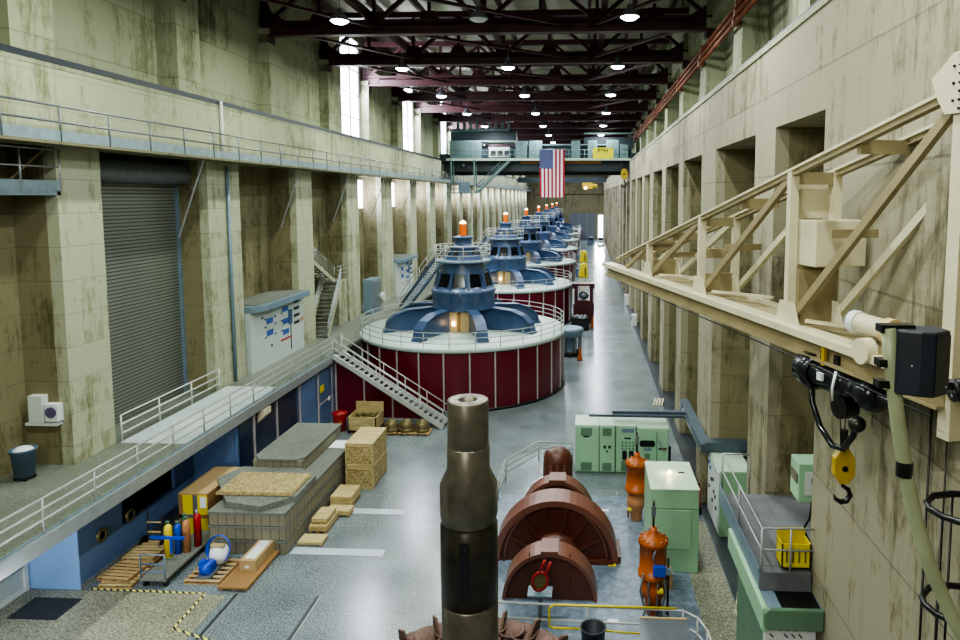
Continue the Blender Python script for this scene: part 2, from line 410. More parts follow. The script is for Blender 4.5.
m=M(); m.box(-19,-18,22.3,28,-.0,.12); m.box(-18,-17.96,22.3,28,0,.14); struct(m.build('baseboard_left','slab'))
# round portholes on the blue wall
for yy,nm in ((23.4,'nearer'),(25.0,'farther')):
    t=thing('wall_gauge','%s round brass porthole fitting on the blue wall beside the pallets'%nm,'porthole',(-17.98,yy,1.45))
    M().lathe([(.16,0),(.16,.08),(.24,.08),(.26,0)],(0,0,0),20,'x').build('ring','olive',t)
    M().cyl((0.01,0,0),.15,.03,20,'x').build('glass','glass',t)
# ---------------------------------------------------------------- railing helper
def rail(name,label,pts,h=1.07,step=2.4,levels=(1,.55),r=.038,mat='rail',kick=None,group=None,cat='railing',posts=True,parent=None,endposts=True,bend=False):
    base=Vector(pts[0])
    if parent is None: t=thing(name,label,cat,tuple(base),0,group)
    else:
        t=bpy.data.objects.new(name,None); C.objects.link(t); t.parent=parent; t.location=tuple(base)
    L=[Vector(p)-base for p in pts]
    for lv in levels:
        M().tube([p+Vector((0,0,h*lv)) for p in L],r,8).build('top_rail' if lv==levels[0] else 'mid_rail',mat,t)
    # posts
    acc=[L[0]]
    for a,b in zip(L,L[1:]):
        n=max(1,round((b-a).length/step))
        for k in range(1,n+1): acc.append(a.lerp(b,k/n))
    me=None
    for p in acc:
        if me is None:
            o=M().tube([(0,0,0),(0,0,h)],r*.95,8).build('post',mat,t); me=o.data
        else:
            o=bpy.data.objects.new('post',me); C.objects.link(o); o.parent=t
        o.location=p
    if kick:
        m=M()
        for a,b in zip(L,L[1:]): m.beam(a+Vector((0,0,kick/2)),b+Vector((0,0,kick/2)),.02,kick)
        m.build('kick_plate','kick',t)
    return t
# catwalk balcony along the left wall
XC=-17.5
m=M(); m.box(XL-.02,XC+.02,-2,YE-1,ZB-.10,ZB-.0)
o=struct(m.build('trim_10','conE'))
rail('handrail','long grey catwalk handrail with blue kick plate high along the left wall',[(XC,8,ZB),(XC,YE-2,ZB)],h=1.15,step=2.35,r=.038,kick=.36,mat='grey')
# catwalk diagonal braces
for i,(a,b) in enumerate(pl[1:9]):
    nmi=['nearest','second','third','fourth','fifth','sixth','seventh','eighth'][i]
    o=M().beam((0,0,0),(-1.3,-.1,-3.6),.06,.06).build('diagonal_brace','alu'); o.location=(XC-.2,([30.9,41.6,50.4]+[b+4.2]*9)[i],ZB-.12)
    tag(o,'slim pale diagonal strut under the left catwalk, %s from the viewer'%nmi,'brace')
# walkway handrails
rail('handrail','long grey handrail along the outer edge of the left walkway',[(WX,14,ZW),(WX,41.2,ZW)],h=1.1,step=2.15,levels=(1,.72,.42),mat='rail',kick=.12)
rail('handrail','short pale handrail in front of the roller shutter',[(-18.55,25.6,ZW),(-18.55,32.9,ZW)],h=1.1,step=2.4,levels=(1,.66,.33),mat='railw')
# small balcony top left
t=thing('service_balcony','small grey railed service balcony left of the nearest big pillar','balcony',(-19,21.5,14.2))
M().box(-1.3,.3,-1.6,1.9,-.14,0).box(.28,.32,-1.6,1.9,0,.38).build('platform','kick',t)
for z in (.85,1.45): M().tube([(.3,-1.6,z),(.3,1.9,z)],.03).build('rail','alu',t)
for q in (-1.6,.2,1.9): M().tube([(.3,q,0),(.3,q,1.45)],.035).build('post','alu',t)
M().beam((.2,1.6,1.6),(-.9,.6,0),.06,.06).build('brace','creamd',t)
# roller shutter
t=bpy.data.objects.new('door_1',None); C.objects.link(t); t.location=(-20.3,29.2,ZW); struct(t)
M().box(-.06,.0,-3.6,3.6,0,10.6).build('slat_curtain','shut',t)
M().cyl((.35,-3.7,10.9),.5,7.4,20,'y').build('roller_housing','grey',t)
for q in (-3.6,3.6): M().box(-.08,.14,q-.09,q+.09,0,10.8).build('guide_rail','steelbox',t)
# conduit pipes on left pillars
o=M().tube([(0,0,0),(0,0,11.4)],.09).build('wall_conduit','steelbox',loc=None); o.location=(XL+.1,34.6,ZW); tag(o,'tall grey vertical pipe up the left pillar beside the roller shutter','pipe')
o=M().tube([(0,0,0),(0,0,3.0)],.09).build('wall_conduit','white'); o.location=(XL+.08,34.3,ZB); tag(o,'white pipe up the left parapet above the catwalk','pipe')
# bin + wall box
t=thing('trash_bin','blue-grey round trash bin with white liner on the left walkway','trash bin',(-19.5,21.95,ZW+.0))
M().lathe([(.0001,.12),(.3,.12),(.38,1.0),(.42,1.02),(.42,1.08)],(0,0,0),24).build('body','bin',t)
M().lathe([(.42,1.08),(.38,1.1),(.36,1.0),(.0001,.95)],(0,0,0),24).build('rim','bin',t)
M().sphere((0,0,.98),.33,16,6,.6,True).build('liner','paper',t)
for a in range(4): M().cyl((.26*math.cos(a*PI/2+.7),.26*math.sin(a*PI/2+.7)-.03,.07),.07,.06,12,'y').build('caster','black',t)
t=thing('wall_box','white first-aid style wall box with round purple dial on the left wall','wall box',(-19.35,23.25,6.3))
M().box(-.75,-.2,-.3,0,-.45,.55).build('cabinet','white',t,.02)
M().box(-.15,.35,-.28,0,-.4,.25).build('dial_housing','paper',t,.02)
M().cyl((.1,-.32,-.05),.2,.05,20,'y').build('dial',paint('dial_purple','#5c5578',.4),t)
M().box(-.9,.3,-.3,.0,-.55,-.45).build('shelf','white',t)
# control cabinets on walkway
def control_cab(y0,y1,zt,label):
    t=thing('control_cabinet',label,'control cabinet',(XL+.1,(y0+y1)/2,ZW))
    h=(y1-y0)/2; w=.15
    M().box(-1.6,w,-h,h,0,zt-.35).build('body','ctrl',t)
    M().prism([(-1.7,-h),(w+.05,-h),(w+.5,-h+.7),(w+.5,h),(-1.7,h)],'z',zt-.35,zt).build('roof','steelbox',t,.02)
    M().box(-1.7,w+.2,-h+.5,h-.2,zt,zt+.04).build('roof_sheet','slab',t)
    gx=w+.02
    for c,(yy,rows) in enumerate(((-.35,(2.6,1.9)),(.25,(2.95,2.2,1.55)))):
        for z in rows:
            M().box(w,gx,yy*h-.40,yy*h+.40,z-.16,z+.16).build('meter',K['mblue'],t)
    for yy in (-.5,-.15,.1):
        for z in (1.7,2.3,2.75): M().box(w,gx,yy*h-.12,yy*h+.12,z-.05,z+.05).build('name_plate','bin',t)
    for z in (3.2,2.75,2.3,1.85): M().box(w,gx,.72*h-.45,.72*h+.35,z-.09,z+.09).build('switch_row','black',t)
    M().box(w,gx+.02,.45*h-.3,.45*h+.2,1.9,2.8).build('switch',paint('slate_switch','#3f5674',.4),t)
    M().box(w,gx,.45*h-.05,.45*h+.05,.3,1.9).build('cable','black',t)
    for yy,z in ((-.6,2.9),(-.3,3.25),(.2,3.45),(-.3,1.1),(.5,3.4)): M().box(w,gx,yy*h-.1,yy*h+.1,z-.06,z+.06).build('label_plate','black',t)
    M().box(w,gx,.05*h,.45*h,1.05,1.17).build('red_plate','red',t)
    M().cyl((w,.92*h,1.9),.16,.03,14,'x').build('tag','orangel',t)
    return t
K['mblue']=paint('blue_meter','#2b4f9a',.4)
control_cab(36.1,43.1,3.75,'large pale control cabinet with blue meters between left pillars')
control_cab(65.1,71.7,3.7,'farther pale control cabinet with grey roof behind the first generator')
t=thing('grey_locker','grey upright electrical locker at the foot of a left pillar past the stairs','locker',(-18.1,56.6,ZW))
M().box(-.5,.35,-1.1,1.1,0,2.9).build('body','steelbox',t,.03)
M().box(.35,.38,-1,1,.2,2.7).build('door','grey',t)
M().cyl((.1,1.2,1.2),.35,.5,16,'x').build('motor','white',t)
# stairs
def stair(parent_name,label,p0,p1,width,n,side,mat='railw',tread='alu',cat='staircase',rails=(True,True),h=1.0,parent=None,solid=None,step=1.6,levels=(1,.5)):
    """p0 bottom centre, p1 top centre"""
    p0=Vector(p0);p1=Vector(p1)
    if parent is None: t=thing(parent_name,label,cat,tuple(p0))
    else:
        t=bpy.data.objects.new(parent_name,None); C.objects.link(t); t.parent=parent; t.location=tuple(p0)
    d=p1-p0; fl=Vector((d.x,d.y,0)).normalized(); sd=Vector((-fl.y,fl.x,0))
    for s in (-1,1):
        M().beam(sd*s*width/2,d+sd*s*width/2,.06,.3).build('stringer',solid or mat,t)
        if rails[(s+1)//2]:
            o=sd*s*width/2
            for lv in levels: M().tube([o+Vector((0,0,h*lv)),d+o+Vector((0,0,h*lv))],.03).build('handrail',mat,t)
            k=max(2,round(d.length/step))
            for i in range(k+1): M().tube([o+d*(i/k),o+d*(i/k)+Vector((0,0,h))],.025,6).build('post',mat,t)
    for i in range(n):
        c=d*((i+.5)/n)
        M().beam(c-sd*width/2,c+sd*width/2,.27,.05).build('tread',tread,t)
    return t
stair('staircase','pale metal staircase from the floor up to the walkway by the red panels',(-8.5,40.2,0.1),(-15.5,41.1,ZW),1.1,22,0,h=1.05)
o=thing('stair_platform','small pale railed landing at the head of the metal staircase','landing',(-15.6,41.6,ZW))
M().box(-.6,.4,-1,1,-.1,.02).build('landing_plate','alu',o)
M().tube([(.1,.45,0),(.1,.45,1.05),(-.3,.9,1.05),(-.3,.9,0)],.03).build('rail','railw',o)
# triangular maroon wall under stair
m=M(); m.prism([(-15.8,0),(-15.8,3.75),(-9.1,.0)],'y',41.3,41.35)
o=struct(m.build('wall_stair_maroon','maroon'))
m=M(); m.beam((-15.8,41.27,3.78),(-9.0,41.27,.06),.06,.1)
for xx in (-15.7,-13.9,-12.1): m.box(xx-.05,xx+.05,41.24,41.3,0,(-9.1-xx)*3.75/6.7)
m.box(-15.8,-9.0,41.2,41.3,0,.1)
struct(m.build('trim_11','seam'))
# concrete stairs in the left bay
t=stair('concrete_staircase','steep concrete staircase with silver rails in the left bay',(-18.6,45.9,ZW),(-19.3,50.6,7.6),1.3,14,0,mat='alu',tread='slab',solid='conL',levels=(1,.8,.6,.4),h=1.1)
stair('concrete_staircase','upper flight of silver-railed concrete stairs behind the left pillar',(-19.6,50.6,7.6),(-20.1,46.5,10.0),1.0,10,0,mat='alu',tread='slab',solid='conL',levels=(1,.8,.6,.4),h=1.1)
t=thing('stair_landing','concrete landing block between the two silver-railed stair flights','landing',(-19.4,51.4,ZW))
M().box(-1,.55,-.8,1.0,0,3.4).build('block','conL',t)
for lv in (.5,.8,1.1): M().tube([(.5,-.8,3.4+lv),(.5,1,3.4+lv)],.03).build('rail','alu',t)
# ---------------------------------------------------------------- generators
GX,GR=-9.15,7.65
def generator(loc,label):
    t=thing('generator',label,'generator',loc,0,'blue generators in maroon drums down the hall')
    M().lathe([(GR-.15,0),(GR-.15,4.0)],(0,0,0),64).build('drum_wall','maroon',t)
    M().lathe([(GR-.2,0),(GR-.05,0),(GR-.05,.18),(GR-.2,.18)],(0,0,0),64).build('drum_base','black',t)
    m=M()
    for k in range(28):
        a=2*PI*k/28; c,s=math.cos(a),math.sin(a); r=GR-.12
        m.beam((r*c,r*s,.15),(r*c,r*s,4.0),.09,.09)
    m.build('panel_seams','seam',t)
    M().lathe([(GR-.3,3.95),(GR,3.95),(GR,4.16),(GR-.05,4.22),(.01,4.22)],(0,0,0),72).build('deck','gdeck',t)
    # railing
    for z in (5.25,4.9,4.55):
        m=M(); pts=[((GR-.12)*math.cos(2*PI*k/72),(GR-.12)*math.sin(2*PI*k/72),z) for k in range(73)]
        m.tube(pts,.028,6,False).build('deck_rail','rail',t)
    pm=None
    for k in range(28):
        a=2*PI*k/28+.05
        if pm is None: o=M().tube([(0,0,0),(0,0,1.05)],.028,6).build('rail_post','rail',t); pm=o.data
        else: o=bpy.data.objects.new('rail_post',pm); C.objects.link(o); o.parent=t
        o.location=((GR-.12)*math.cos(a),(GR-.12)*math.sin(a),4.2)
    # arms
    am=None
    for k in range(8):
        a=2*PI*(k+.5)/8
        if am is None:
            m=M(); prof=[(1.5,4.25),(1.5,5.75),(2.6,5.85),(4.2,5.75),(5.1,5.45),(5.7,4.95),(5.9,4.25)]
            m.prism([(p[0],p[1]) for p in prof],'y',-.10,.10)
            top=prof[1:]
            vs=[];fs=[]
            for (x,z) in top: vs+=[(x,-.38,z),(x,.38,z),(x,-.38,z+.07),(x,.38,z+.07)]
            for i in range(len(top)-1):
                b=i*4; fs+=[(b,b+1,b+5,b+4),(b+2,b+6,b+7,b+3),(b,b+4,b+6,b+2),(b+1,b+3,b+7,b+5)]
            fs+=[(0,2,3,1),(len(vs)-4,len(vs)-3,len(vs)-1,len(vs)-2)]
            m.add(vs,fs); m.box(5.2,6.0,-.4,.4,4.22,4.38)
            o=m.build('support_arm','gblue',t); am=o.data
        else: o=bpy.data.objects.new('support_arm',am); C.objects.link(o); o.parent=t
        o.rotation_euler=(0,0,a)
    M().lathe([(1.75,4.22),(1.75,5.8)],(0,0,0),32).build('inner_core','gblue2',t)
    for a in (-1.93,-1.2,.35,2.7):
        o=M().box(1.6,2.1,-.62,.62,4.25,5.74).build('access_panel','tan',t); o.rotation_euler=(0,0,a)
    o=M().lathe([(.0001,0),(.13,.05),(.13,.35),(.0001,.4)],(2.35*math.cos(-1.72),2.35*math.sin(-1.72),4.7),12).build('work_lamp','bulb',t)
    M().lathe([(1.7,5.72),(2.3,5.72),(2.36,5.8),(2.33,5.9),(2.33,6.95),(2.42,7.0),(2.42,7.15),(2.3,7.2),(1.95,7.75),(1.62,8.6),(1.58,9.2)],(0,0,0),48).build('rotor_housing','gblue',t)
    for k in range(10):
        a=2*PI*(k+.5)/10-PI/2-.31
        o=M().add([(1.95,-.46,7.45),(1.95,.46,7.45),(1.68,.36,8.4),(1.68,-.36,8.4),(2.13,-.46,7.45),(2.13,.46,7.45),(1.81,.36,8.4),(1.81,-.36,8.4)],
          [(0,1,2,3),(4,7,6,5),(0,4,5,1),(1,5,6,2),(2,6,7,3),(3,7,4,0)]).build('vent_opening','glass',t); o.rotation_euler=(0,0,a)
        o=M().beam((2.14,-.62,7.3),(1.80,-.48,8.55),.14,.1).build('vent_rib','gblue',t); o.rotation_euler=(0,0,a)
    M().lathe([(1.5,9.2),(2.05,9.2),(2.08,9.25),(2.08,9.35),(1.4,9.38)],(0,0,0),48).build('top_platform','greenp' if False else 'steelbox',t)
    for z in (9.75,10.1,10.45):
        M().tube([(2.0*math.cos(2*PI*k/36),2.0*math.sin(2*PI*k/36),z) for k in range(37)],.024,6,False).build('platform_rail','railw',t)
    pm=None
    for k in range(9):
        a=2*PI*k/9
        if pm is None: o=M().tube([(0,0,0),(0,0,1.1)],.024,6).build('platform_post','railw',t); pm=o.data
        else: o=bpy.data.objects.new('platform_post',pm); C.objects.link(o); o.parent=t
        o.location=(2.0*math.cos(a),2.0*math.sin(a),9.35)
    M().lathe([(1.5,9.36),(1.45,9.5),(.95,10.15),(1.05,10.2),(1.05,10.32),(.7,10.36),(.62,10.9),(.78,10.95),(.78,11.05),(.4,11.12),(.0001,11.15)],(0,0,0),40).build('exciter_dome','gblue',t)
    for k in range(10):
        a=2*PI*k/10
        o=M().add([(1.28,-.2,9.72),(1.28,.2,9.72),(1.05,.16,10.05),(1.05,-.16,10.05),(1.36,-.2,9.74),(1.36,.2,9.74),(1.12,.16,10.08),(1.12,-.16,10.08)],[(0,1,2,3),(4,7,6,5),(0,4,5,1),(1,5,6,2),(2,6,7,3),(3,7,4,0)]).build('dome_window','black',t); o.rotation_euler=(0,0,a)
    M().cyl((0,0,11.12),.26,.9,16).build('beacon','orlamp',t)
    M().sphere((0,0,12.02),.25,16,5,1,True).build('beacon_cap','bulb',t)
    M().tube([(-.5,-2.3,7.1),(-.55,-2.52,6.9),(-.5,-2.55,6.3),(-.1,-2.55,6.2),(.15,-2.55,6.5),(.1,-2.4,7.1)],.05,6).build('cable_loop','gblue2',t)
    # stair from wall side to the upper platform
    stair('access_stair',None,(-7.0,9.0,4.25),(-1.9,.9,9.35),.9,22,0,mat='railw',tread='steelbox',parent=t,solid='gblue',step=2.2,h=1.0)
    return t
g0=generator((GX,50.3,0),'blue generator in a maroon drum, nearest and largest of the row')
glab=['blue generator in a maroon drum, second of the row from the viewer','blue generator in a maroon drum, third of the row from the viewer','blue generator in a maroon drum, fourth of the row from the viewer','blue generator in a maroon drum, fifth of the row from the viewer','blue generator in a maroon drum, sixth of the row near the far end','blue generator in a maroon drum, farthest of the row by the end wall']
for i in range(6): dup(g0,(GX,50.3+27.1*(i+1),0),None,glab[i])
# ---------------------------------------------------------------- roof trusses
def truss(loc,label):
    t=thing('roof_truss',label,'roof truss',loc,0,'maroon roof trusses across the hall')
    x0,x1=-19.2,7.2; zb,zt=.0,3.3
    M().box(x0,x1,-.3,.3,-.06,.06).box(x0,x1,-.05,.05,-.0,.62).box(x0,x1,-.3,.3,.66,.78).box(x0,x1,-.05,.05,.5,.7).build('bottom_chord','truss',t)
    M().box(x0,x1,-.25,.25,zt,zt+.4).build('top_chord','truss',t)
    n=8; dx=(x1-x0)/n
    for k in range(n+1):
        x=x0+k*dx
        M().beam((x,0,.5),(x,0,zt),.2,.2).build('vertical_web','truss',t)
        if k<n:
            a,b=((x,0,.6),(x+dx,0,zt)) if k%2==0 else ((x,0,zt),(x+dx,0,.6))
            M().beam(a,b,.22,.28,(0,1,0)).build('diagonal_web','truss',t)
        w=.75
        M().prism([(x-w,.55),(x+w,.55),(x+.35,1.3),(x-.35,1.3)],'y',-.09,.09).build('gusset','truss',t)
    for xs,s in ((x0,1),(x1,-1)):
        M().prism([(xs-s*.3,.0),(xs+s*.9,.0),(xs+s*1.3,.8),(xs+s*.3,1.4),(xs-s*.3,3.2)],'y',-.1,.1).build('end_gusset','truss',t)
        M().box(xs-.35,xs+.35,-.4,.4,-.5,.0).build('bearing','truss',t)
    # lateral bracing to next truss
    M().beam((x0+1,0,.3),(x0+7,9.3,.3),.25,.15).build('lateral_brace','truss',t)
    M().beam((x1-1,0,.3),(x1-7,9.3,.3),.25,.15).build('lateral_brace','truss',t)
    M().beam((x0+7,0,.3),(x1-8,9.3,.3),.2,.15).build('lateral_brace','truss',t)
    return t
ordn=['nearest','second nearest','third','fourth','fifth','sixth','seventh','eighth','ninth','tenth','eleventh','twelfth','thirteenth','fourteenth','fifteenth','sixteenth','seventeenth','eighteenth','nineteenth','twentieth','twenty-first','twenty-second']
t0=truss((0,31.6,23.65),'maroon steel roof truss, nearest to the viewer')
for i in range(1,20): dup(t0,(0,31.6+9.3*i,23.65),None,'maroon steel roof truss spanning the hall, %s from the viewer'%ordn[i])
for k,x in enumerate((-19,-15.5,-12.3,-9.0,-6.3,-3.1,0.2,3.4,6.2)):
    o=M().box(-.12,.12,10,YE,0,.5).build('roof_purlin','truss'); o.location=(x,0,27.6)
    tag(o,'long maroon roof purlin under the deck, %s from the left wall'%ordn[k].replace('nearest','first') if k!=1 else 'long maroon roof purlin under the deck, second from the left wall','purlin')
for k,x in enumerate((-13.0,-6.0,1.0)):
    o=M().box(-.18,.18,28,YE,0,.4).build('tie_beam','truss'); o.location=(x,0,24.6)
    tag(o,'%s long maroon tie beam running down the roof'%['left','middle','right'][k],'beam')
# conduits on right upper wall
for k in range(3):
    x=6.28-.0*k; z=22.9-.42*k
    t=thing('roof_conduit','%s of the three red-brown conduits running along the upper right wall'%['topmost','middle','lowest'][k],'conduit',(6.72-.06*k,20,z-.35))
    M().tube([(0,0,0),(0,YE-24,0)],.10).build('pipe','pipe',t)
    m=M()
    for q in range(22): m.box(-.14,.25,q*9.3+2,q*9.3+2.25,-.16,.16)
    m.build('brackets','pipe',t)
# ---------------------------------------------------------------- lamps
def hibay(loc,label):
    t=thing('high_bay_lamp',label,'ceiling lamp',loc,0,'round high bay lamps under the roof trusses')
    M().lathe([(.48,0),(.5,.05),(.3,.32),(.14,.4),(.14,.62),(.0001,.64)],(0,0,0),24).build('housing','grey',t)
    M().lathe([(.46,.02),(.3,-.10),(.0001,-.14)],(0,0,0),24).build('lens','lamp',t)
    M().tube([(0,0,.6),(0,0,1.3)],.03).build('hanger','grey',t)
    return t
first=None
LY=[9.3,22.3]+[35.3+13.1*i for i in range(14)]
for r,x in enumerate((-13.0,-5.5,2.15)):
    for i,yy in enumerate(LY):
        lab='round glowing high bay lamp in the %s row, %s from the viewer'%(['left','middle','right'][r],ordn[i])
        if r==1 and i in (2,): loc=(x,yy,23.55)
        loc=(x+(.3 if r==0 and i==2 else 0),yy,23.0)
        off=(r==1 and i==2)
        if first is None: first=hibay(loc,lab); o=first
        else: o=dup(first,loc,None,lab)
        if off:
            o['label']='unlit grey high bay lamp in the middle row, third from the viewer'
            for ch in o.children:
                if ch.name.startswith('lens'): ch.data=ch.data.copy(); ch.data.materials[0]=K['white']
            continue
        ld=bpy.data.lights.new('lamp_light','AREA'); ld.shape='DISK'; ld.size=.6
        ld.energy=900 if i>1 else 950
        ld.color=(.93,1.0,.93) if r!=1 else (.92,.98,1.0)
        if r==0: ld.color=(.90,1.0,.80)
        if i>5: ld.color=(.86,.94,1.0)
        lo=bpy.data.objects.new('lamp_light',ld); C.objects.link(lo); lo.location=(x,yy,22.82)
# added fill lights without fixtures, behind the viewer and under the walkway
def area(loc,rot,size,e,col):
    ld=bpy.data.lights.new('fill_or_daylight','AREA'); ld.size=size; ld.energy=e; ld.color=col
    lo=bpy.data.objects.new('fill_or_daylight',ld); C.objects.link(lo); lo.location=loc; lo.rotation_euler=rot; return lo
area((-6,-6,20),(math.radians(62),0,0),7,1800,(1,.98,.88))  # added fill from behind the viewer
area((-17.2,15.5,3.6),(math.radians(60),0,math.radians(12)),1.2,160,(.9,.95,1))  # added fill, brightens the blue walls under the walkway
area((-15.2,16,3.2),(math.radians(75),0,math.radians(25)),1.2,110,(.9,.95,1))  # second added fill under the walkway
# daylight through the upper windows and far door
for a,b in wins[:5]:
    lo=area((-19.5,(a+b)/2,23.2),(0,math.radians(-68),0),3.6,2600,(.85,.9,1.0))
area((4.7,YE-1,4.5),(math.radians(-90),0,0),3,2500,(.9,.95,1))
# ---------------------------------------------------------------- bridge crane
t=thing('bridge_crane','grey-green overhead bridge crane spanning the hall behind the flag','bridge crane',(0,90,ZP))
cr=t
M().box(-18.6,5.9,-.5,.1,-1.5,.0).build('girder','craned',t)
M().box(-18.6,5.9,3.5,4.1,-1.9,.6).build('rear_girder','craned',t)
M().box(-18.3,6.0,-2.2,-.4,-.08,.08).build('walkway','crane',t)
M().box(-18.3,6.0,-2.25,-2.2,-.2,.1).build('walkway_edge','greenp',t)
M().box(-8.5,2,-.56,-.5,-.5,-.2).build('amber_strip','amber',t)
for i,(a,b,hh) in enumerate(((-17.7,-13.6,2.35),(-9.1,-7.6,2.35),(-7.4,-5.7,2.35),(-1.9,-.8,2.35),(.2,1.4,2.35),(2.6,4.2,2.4),(4.3,5.4,1.8))):
    m=M(); m.box(a,b,-1.7,-.7,.08,hh)
    n=max(1,round((b-a)/.7))
    o=m.build('equipment_cabinet','crane',t,.03)
    for k in range(n):
        w=(b-a)/n; M().box(a+w*k+.05,a+w*(k+1)-.05,-1.74,-1.7,.2,hh-.12).build('cabinet_door','crane',o)
m=M(); m.box(-12.6,-9.9,-1.5,-.9,.3,1.6); m.build('resistor_bank','white',t)
for k in range(3): M().box(-12.4+k*.9,-11.7+k*.9,-1.54,-1.5,.5,1.1).build('resistor_grille','black',t)
M().box(-18.3,-9.4,2.2,3.6,2.4,4.1).build('trolley_body','craned',t)
M().box(-18.0,-9.4,-.6,3.6,2.3,2.5).build('trolley_deck','crane',t)
for k in range(9): M().box(-17.3+k*.85,-16.95+k*.85,1.2,1.5,4.1,5.1).build('vent_fin','crane',t)
M().box(-18.2,-10.2,1.0,1.7,3.9,4.15).build('fin_bar','crane',t)
M().box(-.3,6.2,1,4,1.6,3.0).build('hoist_trolley','craned',t)
M().box(-.3,6.2,.9,1,3.4,3.6).build('trolley_rail','crane',t)
for z in (.6,1.15): M().tube([(-18.2,-2.2,z),(5.9,-2.2,z)],.035,6).build('rail','crane',t)
for k in range(25): M().tube([(-18.2+k,-2.2,0),(-18.2+k,-2.2,1.15)],.03,6).build('rail_post','crane',t)
M().box(-9.4,5,-.3,0,1.9,2.0).build('cable_tray','crane',t)
M().box(-18,6,.2,.3,.0,1.9).build('added_dark_backing','craned',t)  # added dark sheet, keeps the bright hall from showing between cabinets
# hanging cab platform at the left end
M().box(-17.4,-14.3,-2.4,-.6,-4.4,-4.25).build('cab_floor','crane',t)
for x in (-17.4,-14.4):
    for yy in (-2.4,-.7): M().box(x-.08,x+.08,yy-.08,yy+.08,-4.4,0).build('cab_post','crane',t)
for z in (-3.3,-3.8): M().tube([(-17.4,-2.4,z),(-14.4,-2.4,z)],.04).build('cab_rail','crane',t)
M().box(-16.6,-15.2,-1.6,-.9,-4.25,-2.9).build('control_desk','steelbox',t)
M().lathe([(.0001,0),(.35,.1),(.35,.5),(.0001,.7)],(-15.9,-2.0,-1.2),12).build('cab_horn','craned',t)
stair('cab_stair',None,(-14.2,-1.6,-4.3),(-9.8,-1.6,-.1),.8,14,0,mat='crane',tread='crane',parent=t,solid='crane',step=2)
for x in (-18.4,6.0): M().box(x-.35,x+.35,-2.4,4.6,-.35,.7).build('end_truck','craned',t)
# hooks hanging from crane
def hookblock(loc,s,label,drop):
    t=thing('hook_block',label,'hook block',loc)
    M().prism([(-.38*s,.15*s),(-.26*s,.7*s),(0,.82*s),(.26*s,.7*s),(.38*s,.15*s),(.2*s,-.25*s),(-.2*s,-.25*s)],'y',-.16*s,.16*s).build('block','hook',t,.02*s)
    M().cyl((0,-.18*s,.25*s),.1*s,.36*s,12,'y').build('sheave_pin','black',t)
    M().tube([(0,0,-.25*s),(0,0,-.45*s),(.12*s,0,-.55*s),(.2*s,0,-.72*s),(.12*s,0,-.92*s),(-.04*s,0,-1.0*s),(-.2*s,0,-.9*s),(-.27*s,0,-.72*s)],[.07*s,.07*s,.08*s,.09*s,.1*s,.1*s,.08*s,.03*s],8).build('hook','black',t)
    for x in (-.15,.15): M().tube([(x*s,0,.7*s),(x*s*.8,0,drop)],.03*s+.004,5).build('rope','shaftd',t)
    return t
hookblock((4.9,88.6,16.6),1.3,'yellow crane hook block hanging under the right end of the bridge crane',2.1)
# flag
t=thing('flag','large american flag hung vertically from the bridge crane','flag',(-4.35,87.5,20.05))
W,HH=3.25,6.05
m=M(); NX,NZ=26,30
def fy(u,v): return .07*math.sin(u*9+v*2)*v
vs=[(-W/2+W*i/NX*(1-.03*j/NZ)+.02*W*j/NZ,fy(i/NX,j/NZ),-HH*j/NZ-.06*math.sin(i/NX*3)*j/NZ) for j in range(NZ+1) for i in range(NX+1)]
m.add(vs,[])
for j in range(NZ):
    for i in range(NX):
        a=j*(NX+1)+i; m.f.append([a,a+1,a+NX+2,a+NX+1]); m.sm.append(True)
        st=i//2; inc=(i<14 and j<12)
        m.mi.append(2 if inc else (0 if st%2==0 else 1))
m.cur=1
def star(cx,cz,r):
    p=[]
    for k in range(10):
        a=PI/2+k*PI/5; rr=r if k%2==0 else r*.42; p.append((cx+rr*math.cos(a),cz+rr*math.sin(a)))
    o=len(m.v); m.v+= [(x,-.1,z) for x,z in p]; m.f.append(list(range(o,o+10))); m.mi.append(1); m.sm.append(False)
for r_ in range(11):
    for c_ in range(9):
        if (r_+c_)%2==0: star(-W/2+.12+c_*.187,-.15-r_*.21,.085)
m.build('cloth',['fred','fwhite','fblue'],t,norm=False)
M().tube([(-W/2-.1,0,.03),(W/2+.1,0,.03)],.04).build('hanging_pole','grey',t)
# sign
t=thing('crane_sign','bright yellow rectangular sign with black lettering on the bridge crane','sign',(2.15,87.65,18.85))
M().box(-1.3,1.3,-.03,.03,0,1.4).build('board','yellowb',t)
fc=bpy.data.curves.new('lettering','FONT'); fc.body='P&H'; fc.size=.7; fc.extrude=.01; fc.align_x='CENTER'; fc.offset=.018
fo=bpy.data.objects.new('lettering',fc); C.objects.link(fo); fo.parent=t; fo.location=(-.05,-.05,.80); fo.rotation_euler=(PI/2,0,0); fc.materials.append(K['black'])
bpy.context.view_layer.update(); me_=bpy.data.meshes.new_from_object(fo.evaluated_get(bpy.context.evaluated_depsgraph_get())); fm=bpy.data.objects.new('lettering',me_); C.objects.link(fm); fm.parent=t; fm.location=fo.location; fm.rotation_euler=(PI/2,0,0); bpy.data.objects.remove(fo); fm.name='lettering'
